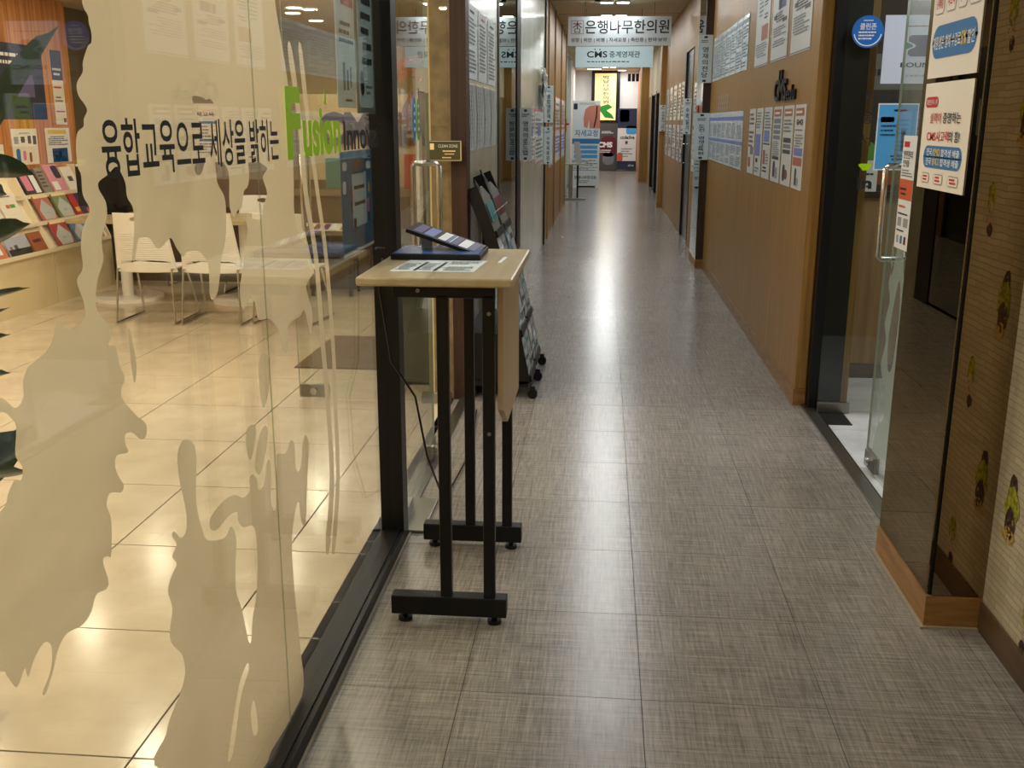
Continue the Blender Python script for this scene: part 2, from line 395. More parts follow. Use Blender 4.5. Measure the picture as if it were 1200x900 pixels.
# right room floor
fr = MB(); fr.box(1.2, 3.6, 3.3, 6.4, -.05, -.004, grout); floor_right = struct('floor_right_room', fr)
for i, x in enumerate((1.206, 1.81, 2.41, 3.01)):
    for y in (3.35, 3.95, 4.55, 5.15, 5.75):
        s = MB(); s.box(x, x + .598, y, y + .597, -.004, 0, white_tile); s.build('floor_tile', floor_right)
# ceilings
s = MB(); s.box(-.9, 1.4, -1.5, 34.3, CZ, CZ + .05, ceil_m); ceiling = struct('ceiling', s)
for k in range(1, 19):      # ceiling joints as thin shadow gaps' cover strips
    s = MB(); s.box(-.74, 1.1, k * 1.8 + .1, k * 1.8 + .112, CZ - .003, CZ, mat('ceiling_joint', (120, 108, 90), .8)); s.build('joint_strip', ceiling)
s = MB(); s.box(-5.4, -.82, -1.5, 13.1, RZ, RZ + .05, beige_wall); struct('ceiling_room', s)
s = MB(); s.box(1.4, 3.7, 3.0, 6.5, 2.75, 2.8, wall_white); struct('ceiling_right_room', s)
s = MB(); s.box(-5.4, 3.7, -1.56, -1.5, 0, CZ, beige_wall); struct('wall_behind', s)

# ---- right side of the corridor
XR = 1.09
s = MB(); s.box(XR, XR + .06, 5.6, 11.1, .1, CZ, oak); wall_right = struct('wall_right', s)
s = MB(); s.box(XR - .006, XR + .06, 5.594, 11.1, 0, .098, plinth_m); struct('baseboard_right', s)
s = MB(); s.box(XR + .06, XR + .3, 5.64, 11.1, 0, CZ, oak); struct('wall_right_core', s)
# black jamb at the far end of the right doorway
s = MB(); s.box(1.155, 1.325, 5.52, 5.6, 0, CZ, black_metal); struct('door_1_frame', s)
# far part beyond the pilaster
def pilaster(name, x0, y0, y1, mirrored):
    s = MB(); s.box(x0, XR + .12, y0, y1, 0, CZ, brown_wood if mirrored else oak); p = struct(name, s)
    if mirrored:
        s = MB(); s.box(x0 - .004, x0 - .0005, y0 + .01, y1 - .01, .1, CZ - .1, silver_mirror); s.build('mirror_panel', p)
    s = MB(); s.box(x0 - .008, XR + .12, y0 - .008, y1 + .008, 0, .1, plinth_m); s.build('plinth', p)
    return p
pilaster('trim_1', 1.012, 11.1, 11.85, True)
s = MB(); s.box(XR, XR + .3, 11.85, 13.35, 0, CZ, oak); s.box(XR, XR + .3, 14.65, 19.3, 0, CZ, oak); s.box(XR, XR + .3, 13.35, 14.65, 2.45, CZ, oak); struct('wall_right_far', s)
s = MB(); s.box(XR + .02, XR + .3, 13.35, 14.65, 0, 2.45, mat('dark_door', (26, 24, 22), .3)); d = struct('door_2', s)
s = MB(); s.box(XR - .005, XR + .02, 13.35, 13.43, 0, 2.45, black_metal); s.box(XR - .005, XR + .02, 14.57, 14.65, 0, 2.45, black_metal); s.build('door_frame', d)
s = MB(); s.tube([(XR + .01, 14.4, 1.0), (XR - .03, 14.4, 1.0), (XR - .03, 14.4, 1.25), (XR + .01, 14.4, 1.25)], .01, chrome); s.build('handle', d)
s = MB(); s.box(1.0, XR + .12, 19.3, 19.75, 0, CZ, oak); p = struct('trim_2', s)
s = MB(); s.box(.992, XR + .12, 19.29, 19.76, 0, .1, plinth_m); s.build('plinth', p)
s = MB(); s.box(XR + .04, XR + .3, 19.75, 34, 2.15, CZ, beige_wall); s.box(XR + .04, XR + .3, 19.75, 21.3, 0, 2.15, wall_white); s.box(XR + .04, XR + .3, 25.8, 27.6, 0, 2.15, oak); struct('wall_right_end', s)
s = MB(); s.box(XR + .1, XR + .3, 21.3, 25.8, 0, 2.15, mat('dark_door')); d = struct('door_3', s)
s = MB(); s.box(XR + .03, XR + .1, 21.3, 21.45, 0, 2.2, black_metal); s.box(XR + .03, XR + .1, 23.4, 23.55, 0, 2.2, black_metal); s.box(XR + .03, XR + .1, 25.65, 25.8, 0, 2.2, black_metal); s.build('door_frame', d)
s = MB(); s.box(.93, XR + .12, 27.6, 28.6, 0, CZ, oak); p = struct('trim_3', s)
s = MB(); s.box(.922, XR + .12, 27.59, 28.61, 0, .1, plinth_m); s.build('plinth', p)
s = MB(); s.box(XR - .05, XR + .3, 28.6, 34, 0, CZ, oak_warm); struct('wall_right_last', s)
for y in (15.2, 30.5):
    pass
# near pillar clad in bronze mirror
s = MB(); s.box(1.044, 1.20, 3.014, 3.575, .107, CZ, black_plastic); pil = struct('trim_4', s)
s = MB(); s.box(1.038, 1.0435, 3.02, 3.578, .108, CZ - .01, bronze_mirror); s.build('mirror_panel', pil)
s = MB(); s.box(1.05, 1.209, 3.006, 3.0115, .108, CZ - .01, bronze_mirror); s.build('mirror_panel', pil)
s = MB(); s.box(1.034, 1.214, 3.004, 3.585, 0, .106, plinth_m); s.build('plinth', pil)
s = MB(); s.box(1.022, 1.226, 2.992, 3.6, 0, .006, mat('sealant', (150, 140, 120), .6)); s.build('sealant_bead', pil)
# wallpapered wall near right
def wallpaper():
    m = mat('brick_relief_wallpaper', (176, 168, 146), .6); N, L = nodes(m); b = N['Principled BSDF']
    g_ = N.new('ShaderNodeNewGeometry'); sp = N.new('ShaderNodeSeparateXYZ'); cb = N.new('ShaderNodeCombineXYZ'); L.new(g_.outputs['Position'], sp.inputs[0])
    L.new(sp.outputs['Y'], cb.inputs['X']); L.new(sp.outputs['Z'], cb.inputs['Y'])
    br = N.new('ShaderNodeTexBrick'); br.inputs['Scale'].default_value = 1; br.inputs['Brick Width'].default_value = .11; br.inputs['Row Height'].default_value = .021
    br.inputs['Mortar Size'].default_value = .0016; br.inputs['Color1'].default_value = lin((186, 178, 154)); br.inputs['Color2'].default_value = lin((168, 160, 138)); br.inputs['Mortar'].default_value = lin((146, 138, 118))
    n = N.new('ShaderNodeTexNoise'); n.inputs['Scale'].default_value = 14; L.new(cb.outputs[0], n.inputs['Vector'])
    ad = N.new('ShaderNodeVectorMath'); ad.operation = 'MULTIPLY_ADD'; ad.inputs[1].default_value = (.008, .012, 0); L.new(n.outputs['Color'], ad.inputs[0]); L.new(cb.outputs[0], ad.inputs[2])
    L.new(ad.outputs[0], br.inputs['Vector']); L.new(br.outputs['Color'], b.inputs['Base Color'])
    bp = N.new('ShaderNodeBump'); bp.inputs['Strength'].default_value = .35; bp.inputs['Distance'].default_value = .002; bp.invert = True
    L.new(br.outputs['Fac'], bp.inputs['Height']); L.new(bp.outputs['Normal'], b.inputs['Normal']); return m
wp = wallpaper()
s = MB(); s.box(1.206, 1.28, -1.5, 3.1, 0, CZ, wp); wall_near = struct('wall_right_near', s)
s = MB(); s.box(1.198, 1.206, -1.5, 3.003, 0, .095, bb_brown); struct('baseboard_right_near', s)
def print_noise(name, c1, c2, seed_, scale=60, cover=.5):
    m = bpy.data.materials.new(name); m.use_nodes = True; N, L = nodes(m); b = N['Principled BSDF']; b.inputs['Roughness'].default_value = .6
    g_ = N.new('ShaderNodeNewGeometry'); n = N.new('ShaderNodeTexNoise'); n.inputs['Scale'].default_value = scale; n.inputs['Detail'].default_value = 5; L.new(g_.outputs['Position'], n.inputs['Vector'])
    r = N.new('ShaderNodeValToRGB'); r.color_ramp.elements[0].position = .42; r.color_ramp.elements[1].position = .58; r.color_ramp.elements[0].color = lin(c1); r.color_ramp.elements[1].color = lin(c2)
    L.new(n.outputs['Fac'], r.inputs['Fac']); L.new(r.outputs['Color'], b.inputs['Base Color'])
    tr = N.new('ShaderNodeBsdfTransparent'); mx = N.new('ShaderNodeMixShader'); n2 = N.new('ShaderNodeTexNoise'); n2.inputs['Scale'].default_value = scale * .8; n2.inputs['Detail'].default_value = 8; n2.noise_dimensions = '4D'; n2.inputs['W'].default_value = seed_; L.new(g_.outputs['Position'], n2.inputs['Vector']); cmp_ = N.new('ShaderNodeMath'); cmp_.operation = 'LESS_THAN'; cmp_.inputs[1].default_value = cover; L.new(n2.outputs['Fac'], cmp_.inputs[0])
    L.new(cmp_.outputs[0], mx.inputs[0]); L.new(tr.outputs[0], mx.inputs[1]); L.new(b.outputs[0], mx.inputs[2]); L.new(mx.outputs[0], N['Material Output'].inputs[0]); return m
mg = print_noise('foliage_print', (112, 120, 24), (170, 164, 50), 1, 70, .66); md = print_noise('tree_trunk_print', (40, 28, 26), (84, 60, 52), 2, 60, .62)
mo = print_noise('meadow_print', (176, 140, 40), (200, 170, 80), 3, 80, .5); mc = print_noise('castle_print', (150, 128, 112), (196, 176, 150), 4, 70, .56)
def blob(cy, cz, ry, rz, X, k=0, sd=0):
    r = random.Random(sd); n = 16; ry *= 1.1; rz *= 1.1; return [(X, cy + ry * math.cos(2 * math.pi * i / n) * r.uniform(.8, 1.15), cz + rz * math.sin(2 * math.pi * i / n) * r.uniform(.85, 1.12)) for i in range(n)][::-1]
kk = 0
for col in range(6):
    for row in range(6):
        kk += 1; p = MB()
        if col % 2 == 0:
            y = 2.885 - .42 * (col // 2); z = -.112 + .562 * row + .0
            p.poly(blob(y, z + .0, .046, .062, 1.2044, 0, kk), mg); p.poly(blob(y + .006, z + .062, .026, .036, 1.2046, 0, kk + 1), md); p.poly(blob(y, z - .045, .034, .045, 1.2042, 0, kk + 2), md); p.poly(blob(y, z - .086, .05, .024, 1.2040, 0, kk + 3), mo)
        else:
            y = 2.69 - .42 * (col // 2); z = .155 + .553 * row
            p.poly(blob(y, z + .05, .032, .045, 1.2052, 0, kk), mg); p.poly(blob(y, z - .01, .022, .05, 1.2050, 0, kk + 1), mc); p.poly(blob(y + .012, z - .05, .02, .02, 1.2048, 0, kk + 2), md)
        if z < .1 or z > 3.0: continue
        p.build('printed_motif', wall_near)
# right room shell
s = MB(); s.box(1.32, 3.6, 6.3, 6.4, 0, 1.12, noise_mat('tan_wood', (138, 108, 72), (160, 128, 88), (30, 30, 1.5), .5)); s.box(1.3, 3.6, 6.3, 6.4, 1.12, 2.75, mat('dark_brown_wall', (62, 50, 38), .6)); wrr = struct('wall_right_room_back', s)
s = MB(); s.box(1.3, 3.6, 6.285, 6.3, 0, .09, bb_brown); s.build('skirting', wrr)
s = MB(); s.box(1.3, 3.6, 6.28, 6.3, 1.1, 1.14, brown_wood); s.build('rail', wrr)
s = MB(); s.box(3.55, 3.65, 3.2, 6.4, 0, 2.75, beige_wall); struct('wall_right_room_side', s)
s = MB(); s.box(1.21, 3.6, 3.2, 3.3, 0, 2.75, olive); struct('wall_right_room_front', s)
s = MB(); s.box(1.155, 1.25, 3.59, 5.52, 2.35, CZ, black_metal); struct('door_1_header', s)
s = MB(); s.box(1.13, 1.19, 3.59, 5.6, -.002, .012, steel_dull); s.box(1.19, 1.2, 3.59, 5.6, -.002, .004, black_metal); th_ = struct('door_1_threshold', s)

# ---- left side of the corridor
XG = -.76
s = MB(); s.box(-.805, -.712, -1.5, 3.51, 0, .045, black_metal); s.box(-.79, -.728, -1.5, 3.51, .045, .052, black_metal); rail = struct('trim_5', s)
s = MB(); s.box(-.712, -.704, -1.5, 3.6, 0, .004, mat('sealant')); s.build('sealant_bead', rail)
s = MB(); s.box(-.80, -.715, 3.51, 3.595, 0, CZ, black_metal); s.box(-.785, -.73, 3.595, 3.62, 0, CZ, black_metal); struct('trim_6', s)
s = MB(); s.box(-.80, -.715, -1.5, 3.51, 2.62, CZ, black_metal); s.box(-.80, -.715, 3.6, 5.5, 2.35, CZ, black_metal); struct('trim_7', s)
# marble walls
s = MB(); s.box(-.95, XG, 5.69, 7.42, 0, CZ, marble); wall_l1 = struct('wall_left', s)
s = MB(); s.box(-.82, -.735, 5.55, 5.69, 0, CZ, brown_wood); struct('trim_8', s)
cs = MB(); cs.box(-.93, -.82, 5.56, 5.69, 0, CZ, cream_stone); p = struct('trim_9', cs)
s = MB(); s.box(-.965, -.93, 5.58, 5.69, 0, CZ, mat('pale_beige_trim', (226, 198, 150), .5)); struct('trim_10', s)
s = MB(); s.box(-.97, -.95, 5.69, 13, 0, RZ, beige_wall); struct('wall_room_side', s)
s = MB(); s.box(XG - .03, XG + .006, 7.42, 7.52, 0, CZ, black_metal); s.box(XG - .03, XG + .008, 9.02, 9.4, 0, CZ, black_metal); struct('trim_11', s)
s = MB(); s.box(XG - .02, XG, 7.52, 9.02, .03, CZ, dark_mirror); struct('window_1', s)
s = MB(); s.box(-.95, XG, 9.4, 13.15, 0, CZ, marble); wall_l2 = struct('wall_left_middle', s)
s = MB(); s.box(-.95, XG, 13.2, 20.2, 0, CZ, oak); wall_l3 = struct('wall_left_far', s)
for y in (13.15, 13.95, 15.75, 18.0, 20.1):
    s = MB(); s.box(XG, XG + .02, y, y + .05, 0, CZ, oak if y > 13.2 else black_metal); s.build('upright_board', wall_l3)
s = MB(); s.box(-1.05, -.95, 20.2, 34, 0, CZ, wall_white); struct('wall_left_end', s)
s = MB(); s.box(-.95, -.88, 22.0, 22.2, 0, CZ, wall_white); s.box(-.95, -.86, 26.5, 26.7, 0, CZ, wall_white); struct('trim_12', s)
s = MB(); s.box(-1.1, 1.4, 34, 34.1, 0, CZ, wall_white); wall_end = struct('wall_back', s)

# ---- glazed front of the left room
def glass_pane(y0, y1, z0, z1, label):
    s = MB(); s.box(-.763, -.757, y0, y1, z0, z1, glass); o = s.build('glass_panel', None, label=None); o['kind'] = 'structure'; o.name = 'window_' + label
    return o
g1 = glass_pane(-1.5, 2.2296, .05, 2.62, '2'); g2_ = glass_pane(2.2304, 3.515, .05, 2.62, '3')
s = MB(); s.box(-.7606, -.7594, 2.2297, 2.2303, .05, 2.62, glass_edge); s.build('edge_joint', g2_)
XF = -.7645
main = [(96, -60), (96, 0), (103, 18), (104, 27), (107, 38), (107, 50), (103, 54), (97, 73), (97, 84), (90, 98), (92, 112), (99, 122), (102, 130), (98, 140), (98, 148), (91, 155), (89, 170), (91, 195), (95, 205), (97, 228), (105, 245), (100, 260), (96, 272), (95, 292), (97, 315), (90, 328), (95, 345), (99, 358), (99, 372), (87, 385), (77, 384), (67, 377), (62, 397), (54, 412), (40, 424), (32, 432), (27, 447), (27, 466), (18, 478), (0, 465), (-40, 450), (-40, 495), (0, 483), (13, 490), (19, 502), (18, 533), (26, 547), (25, 562), (17, 563), (10, 577), (0, 600), (-60, 640), (-60, 800), (0, 787), (8, 792), (18, 805), (23, 800), (29, 783), (33, 793), (40, 773), (50, 755), (57, 753), (61, 762), (59, 787), (50, 811), (54, 812), (62, 787), (68, 762), (78, 743), (97, 732), (107, 717), (113, 697), (125, 690), (127, 680), (122, 664), (121, 655), (126, 652), (130, 652), (131, 630), (130, 607), (125, 592), (129, 578), (142, 577), (145, 568), (140, 560), (135, 547), (137, 534), (150, 530), (147, 520), (147, 509), (155, 507), (165, 515), (171, 511), (171, 497), (160, 487), (145, 470), (142, 457), (146, 443), (140, 427), (137, 412), (134, 405), (127, 404), (131, 392), (130, 384), (115, 365), (112, 350), (115, 325), (121, 305), (119, 280), (125, 255), (124, 237), (116, 222), (116, 213), (126, 205), (136, 195), (141, 201), (147, 215), (149, 231), (156, 245), (157, 275), (155, 303), (158, 304), (161, 284), (164, 279), (175, 279), (184, 291), (191, 288), (200, 279), (207, 291), (215, 301), (219, 295), (232, 294), (242, 305), (245, 320), (246, 346), (250, 351), (255, 342), (258, 320), (259, 305), (264, 282), (265, 252), (263, 231), (255, 215), (253, 200), (250, 180), (241, 189), (236, 203), (231, 205), (228, 197), (231, 187), (234, 160), (232, 137), (225, 114), (237, 114), (241, 117), (246, 116), (252, 124), (254, 142), (255, 160), (259, 185), (268, 203), (269, 241), (274, 255), (277, 250), (279, 246), (283, 243), (286, 224), (290, 219), (292, 207), (291, 185), (296, 172), (302, 188), (313, 197), (308, 208), (313, 226), (309, 240), (306, 256), (296, 256), (290, 249), (288, 257), (290, 270), (287, 292), (286, 305), (281, 340), (285, 362), (292, 351), (299, 355), (303, 374), (316, 374), (327, 388), (332, 412), (337, 410), (338, 382), (352, 370), (357, 364), (364, 392), (366, 366), (359, 336), (367, 320), (361, 311), (361, 292), (352, 278), (345, 250), (344, 200), (340, 120), (330, 50), (322, 0), (318, -60)]
low = [(190, 903), (195, 860), (200, 840), (212, 810), (217, 787), (213, 767), (202, 755), (199, 740), (202, 713), (197, 693), (201, 675), (207, 661), (202, 652), (207, 638), (202, 629), (204, 623), (212, 630), (218, 622), (218, 600), (210, 560), (208, 533), (213, 518), (219, 515), (226, 519), (230, 535), (230, 587), (237, 620), (244, 633), (263, 630), (271, 617), (277, 632), (276, 663), (277, 693), (283, 713), (293, 755), (296, 725), (301, 690), (301, 640), (297, 617), (285, 618), (279, 610), (278, 600), (268, 605), (255, 620), (247, 620), (247, 606), (262, 587), (275, 580), (285, 583), (293, 574), (292, 562), (296, 556), (301, 562), (303, 574), (309, 568), (313, 541), (317, 545), (318, 588), (323, 596), (324, 545), (325, 532), (335, 531), (340, 517), (345, 521), (347, 550), (352, 548), (355, 518), (359, 510), (362, 524), (360, 560), (358, 613), (353, 610), (350, 588), (345, 605), (342, 640), (346, 700), (352, 760), (354, 815), (318, 880), (306, 903)]
extras = [[(288, 522), (290, 503), (296, 498), (300, 505), (297, 528), (293, 539)], [(299, 540), (304, 510), (311, 499), (314, 508), (311, 532), (305, 555), (300, 552)], [(303, 430), (306, 416), (313, 416), (316, 440), (315, 458), (309, 478), (305, 462)],
          [(150, 388), (153, 392), (160, 425), (158, 449), (154, 430)]]
def streak(c, w): return [(x - w, y) for x, y in c] + [(x + w, y) for x, y in reversed(c)]
extras.append(streak([(340, 60), (352, 150), (358, 225), (370, 300), (378, 400), (384, 470), (389, 560), (384, 640)], 2.6))
extras.append(streak([(352, 60), (362, 150), (372, 225), (382, 300), (390, 400), (393, 470), (396, 560), (391, 640)], 2.2))
holes = [[(290, 777), (291, 787), (283, 813), (278, 847), (273, 883), (267, 892), (270, 867), (275, 833), (281, 800)], [(297, 820), (301, 838), (302, 856), (298, 862), (295, 850), (294, 835)]]
loops = [pixel_loop(l, XF) for l in [main, low] + extras + holes]
for lp in loops:
    for p in lp: p.y = max(p.y, .056)
def clip_loops(loops, y0, y1): 
    return loops
P, fs = fill_loops(loops)
s = MB(); s.faces([(XF, p[0], p[1]) for p in P], fs, film_m); s.build('frosted_film', g1)
# lettering on the outside of the glass
s = MB(); a = at_x(117, 140, -.754); b = at_x(327, 160, -.754)
put_text(s, '융합교육으로 세상을 밝히는', (-.7555, a.y, 1.448), LW_U, ZV, (0, 0, b.y - a.y, .092), ink, .012); s.build('lettering', g1)
s = MB(); put_text(s, 'F', (-.7555, 2.44, 1.445), LW_U, ZV, (0, 0, .12, .172), C['lime'], .04); put_text(s, 'usion', (-.7555, 2.575, 1.446), LW_U, ZV, (0, 0, .375, .125), C['lime'], .035)
s.poly([(-.7555, 2.78, 1.58), (-.7555, 2.81, 1.58), (-.7555, 2.80, 1.62)], C['lime']); s.build('green_lettering', g2_, label='lime green lettering')
s = MB(); put_text(s, 'Innovat', (-.7555, 2.985, 1.452), LW_U, ZV, (0, 0, .5, .085), ink, .02); s.build('lettering', g2_)
# sheets on the inside face of the left glass (reading outwards)
def on_glass(name, label, cat, px_tl, px_br, zt, zb, spec, base=paper):
    y0 = at_x(px_tl, 200, -.768).y; y1 = at_x(px_br, 200, -.768).y
    return sheet(name, label, cat, (-.7695, y0, zb), LW_U, y1 - y0, zt - zb, spec, base, .0012, lift=.0005)
sheet('poster', 'tall pale poster with red tab and standing figures inside the glass beside the black post', 'poster', (-.7705, 2.99, 1.575), LW_U, .225, .5,
      [('r', (.3, .58, .95, .63), 'red'), ('l', (.15, .36, .9, .55), 'ink', 4), ('r', (.3, .1, .42, .26), 'teal'), ('r', (.5, .1, .6, .22), 'violet'), ('r', (.68, .12, .76, .24), 'teal'), ('l', (.4, .03, .75, .06), 'ink', 1)], mat('pale_blue_paper', (222, 234, 234), .5), .0012, lift=.0006)
sheet('poster', 'tall grey poster with rounded white field touching the black post', 'poster', (-.7705, 3.225, 1.56), LW_U, .255, .47,
      [('R', (.1, .04, .92, .95), 'pale', .12), ('l', (.3, .3, .85, .88), 'ink', 6), ('R', (.2, .12, .4, .28), 'charcoal', .08), ('l', (.5, .12, .85, .2), 'greyink', 2)], mat('grey_green_card', (120, 128, 122), .5), .0012, lift=.0006)
sheet('poster', 'blue poster with a white notepad drawing and running children inside the glass', 'poster', (-.7705, 2.985, 1.137), LW_U, .41, .312,
      [('r', (.0, .0, 1, .03), 'white'), ('r', (.32, .25, .78, .78), 'pale'), ('l', (.38, .6, .74, .68), 'ink', 1), ('l', (.38, .44, .74, .52), 'ink', 1), ('R', (.05, .82, .18, .9), 'white', .03), ('R', (.8, .8, .95, .88), 'white', .03), ('R', (.04, .6, .14, .72), 'white', .03), ('l', (.34, .76, .78, .81), 'ink', 1),
       ('r', (.27, .52, .33, .64), 'red'), ('r', (.27, .4, .32, .52), 'ink'), ('r', (.34, .2, .42, .34), 'brown'), ('r', (.8, .36, .87, .5), 'pink'), ('r', (.82, .26, .88, .36), 'navy'), ('r', (.84, .56, .9, .66), 'yellow'), ('r', (.4, .84, .66, .9), 'brown')],
      mat('steel_blue_paper', (54, 106, 148), .45), .0012, lift=.0006)

# ---- glass door leaves
def leaf(name, hinge, free, label, side, lock=True, handle_z=(.97, 1.36), handle_at=.90):
    """Frameless glass leaf from hinge (x,y) to free (x,y); fittings as parts."""
    H_, F_ = Vector((hinge[0], hinge[1], 0)), Vector((free[0], free[1], 0)); d = (F_ - H_).normalized(); w = (F_ - H_).length; n = Vector((-d.y, d.x, 0)) * .005
    e = empty(name, H_, label, 'glass door')
    s = MB(); s.slab(H_ + ZV * .012 - n, d * w, ZV * 2.32, n * 2, glass); s.build('glass_pane', e)
    s = MB(); s.slab(F_ + ZV * .012 - n * 1.02, d * .0012, ZV * 2.32, n * 2.04, glass_edge); s.build('glass_edge', e)
    s = MB(); s.slab(H_ + ZV * .004 - n * 2.6, d * .17, ZV * .058, n * 5.2, steel_dull); s.build('patch_fitting', e, bevel=.003)
    s = MB(); s.slab(F_ - d * .17 + ZV * .02 - n * 2.6, d * .165, ZV * .075, n * 5.2, steel_dull); lk = s.build('lock_fitting', e, bevel=.003)
    c = F_ - d * .085 + ZV * .057; s = MB(); s.cyl(c - n * 6, c + n * 6, .02, chrome); s.build('lock_cylinder', lk)
    for sgn in (-1, 1):
        o_ = n.normalized() * sgn; b0 = F_ - d * (w * (1 - handle_at)); z0, z1 = handle_z
        q = [b0 + ZV * z0, b0 + o_ * .045 + ZV * z0, b0 + o_ * .058 + ZV * (z0 + .012), b0 + o_ * .058 + ZV * (z1 - .012), b0 + o_ * .045 + ZV * z1, b0 + ZV * z1]
        s = MB(); s.tube(q, .0125, chrome, 12); s.build('handle', e)
    return e, H_, d, n
eR, H_, dR, nR = leaf('glass_door', (1.235, 3.62), (1.236, 4.56), 'near right glass door leaf with steel handle, pale film and hanging notice', 1)
# film on the near right leaf
random.seed(3)
def leaf_pt(u, z, off): return H_ + dR * u + ZV * z - nR.normalized() * off
lp = [(.0, .10)]
for i in range(12): lp.append((.88 * i / 11, .10 + .03 * math.sin(i)))
for i in range(16): lp.append((.875 - .02 * (i % 3), .14 + .9 * i / 15))
for i in range(10): lp.append((.84 - .84 * i / 9, 1.02 + (.14 if i % 2 else -.12)))
lp.append((0, .3))
hol = [[(.70, .55), (.76, .5), (.80, .62), (.77, .78), (.72, .9), (.68, .78)], [(.5, .35), (.62, .3), (.66, .48), (.6, .7), (.52, .62)], [(.76, .3), (.82, .26), (.83, .4), (.78, .44)]]
P, fs = fill_loops([smooth_loop(lp, 4)] + [smooth_loop(h, 4) for h in hol])
s = MB(); s.faces([leaf_pt(p[0], p[1], .0062) for p in P], fs, film_green); s.build('frosted_film', eR)
# strip poster on the near right leaf, facing the corridor
UR = -dR; o0 = H_ + dR * .80 - nR.normalized() * -.0
side_n = UR.cross(ZV)
sheet('poster', 'narrow white notice with an orange band hanging on the right glass door by its handle', 'notice', H_ + dR * .80 + side_n * .0062 + ZV * 1.03, UR, .185, .455,
      [('r', (.1, .9, .5, .95), 'red'), ('t', (.12, .8, .8, .87), 'ink', '안전관리', .02), ('t', (.12, .73, .6, .79), 'ink', '인증', .02), ('l', (.1, .64, .9, .71), 'greyink', 3), ('r', (.0, .44, 1, .62), 'orange'), ('l', (.1, .47, .7, .6), 'maroon', 3), ('l', (.1, .36, .6, .4), 'orange', 1), ('l', (.1, .3, .95, .33), 'ink', 1),
       ('r', (.12, .2, .4, .28), 'grey'), ('r', (.55, .2, .9, .28), 'grey'), ('l', (.1, .15, .9, .18), 'ink', 1), ('r', (.15, .05, .3, .12), 'grey'), ('r', (.42, .05, .58, .12), 'blue'), ('r', (.7, .05, .85, .12), 'maroon')], paper, .0015, lift=.0006)
# far right leaf, opened inwards (faces the camera)
eF, Hf, dF, nF = leaf('glass_door', (1.19, 5.46), (2.07, 5.46), 'far right glass door leaf swung open into the room under the round blue sticker', 1)
YF = 5.454
s = MB(); c = Vector((1.291, YF - .001, 1.973)); rad = .077
s.tube([c + Vector((0, .001, 0)), c], rad, mat('sticker_blue', (20, 110, 200), .4), 40)
stk = s.build('sticker', None, label='round blue clean-zone sticker at the top of the black door jamb', cat='sticker')
p = MB(); put_text(p, '클린존', c + Vector((-.04, -.0012, .01)), FW_U, ZV, (0, 0, .08, .03), C['white'], .02); put_lines(p, c + Vector((0, -.0012, 0)), FW_U, ZV, (-.045, -.04, .045, .005), 3, C['white'], 0, 5)
p.poly([c + Vector((math.cos(t) * .069, -.0012, math.sin(t) * .069)) for t in [math.radians(190 + 160 * k / 16) for k in range(17)]] + [c + Vector((math.cos(t) * .064, -.0012, math.sin(t) * .064)) for t in [math.radians(350 - 160 * k / 16) for k in range(17)]], C['white'])
put_lines(p, c + Vector((0, -.0012, 0)), FW_U, ZV, (-.03, .048, .03, .058), 1, C['white'], 0, 6); p.build('print', stk)
bounce = sheet('poster', 'white poster reading BOUNC with a violet and teal emblem on the open right glass door', 'poster', (1.372, YF, 1.725), FW_U, .30, .325,
      [('p', None, 'violet', [(.44, .40), (.72, .40), (.79, .45), (.79, .52), (.74, .555), (.79, .59), (.79, .66), (.72, .71), (.44, .71), (.40, .68), (.40, .62), (.50, .58), (.52, .555), (.50, .53), (.40, .49), (.40, .43)]), ('p', None, 'teal', [(.36, .50), (.46, .535), (.48, .555), (.46, .575), (.36, .61)]), ('t', (.3, .24, .98, .31), 'ink', 'BOUNCE', .02), ('t', (.4, .1, .9, .13), 'greyink', 'CREVERSE'), ('l', (.34, .82, .95, .86), 'greyink', 1)], mat('pale_lilac_paper', (206, 216, 238), .45), .0015, lift=.0006)
sheet('poster', 'bright blue rounded poster with clouds and a small red figure under the emblem poster', 'poster', (1.374, YF, 1.30), FW_U, .20, .33,
      [('r', (.03, .02, .97, .98), 'sky'), ('R', (.08, .72, .42, .8), 'white', .03), ('R', (.4, .88, .7, .91), 'white', .01), ('r', (.62, .45, .72, .6), 'maroon'), ('r', (.63, .3, .71, .45), 'navy'), ('l', (.1, .5, .5, .7), 'navy', 3), ('l', (.4, .14, .8, .24), 'ink', 2)], paper, .0015, lift=.0006)
sheet('poster', 'lime green and grey notice partly hidden behind the near right door leaf', 'poster', (1.585, YF, 1.40), FW_U, .14, .28, [('r', (.02, .3, .7, .95), 'lime'), ('l', (.1, .6, .6, .8), 'ink', 2), ('l', (.1, .1, .9, .25), 'greyink', 3)], mat('pale_blue_paper'), .0015, lift=.0006)
s = MB(); put_text(s, '창의융합 사고력', (1.25, YF - .0005, 1.625), FW_U, ZV, (.05, .02, .34, .065), ink, .02); put_text(s, 'In', (1.30, YF - .0005, 1.205), FW_U, ZV, (0, 0, .075, .06), ink, .04)
put_text(s, '융', (1.30, YF - .0005, 1.53), FW_U, ZV, (0, 0, .05, .06), ink); put_text(s, '서', (1.29, YF - .0005, 1.42), FW_U, ZV, (0, 0, .06, .06), ink); s.build('lettering', eF)
s = MB(); s.poly([Vector((1.335 + .028 * math.cos(t) * (1 + .4 * math.sin(3 * t)), YF - .0004, 1.315 + .024 * math.sin(t) * (1 + .3 * math.cos(2 * t)))) for t in [2 * math.pi * k / 24 for k in range(24)]][::-1], C['lime']); s.build('green_splash', eF, label='lime green paint splash print')
sheet('notice', 'grey and white printed notice beside the letters In, on the inner wall', 'notice', (1.37, 6.278, 1.14), FW_U, .24, .18, [('l', (.05, .1, .9, .9), 'ink', 6)], paper)
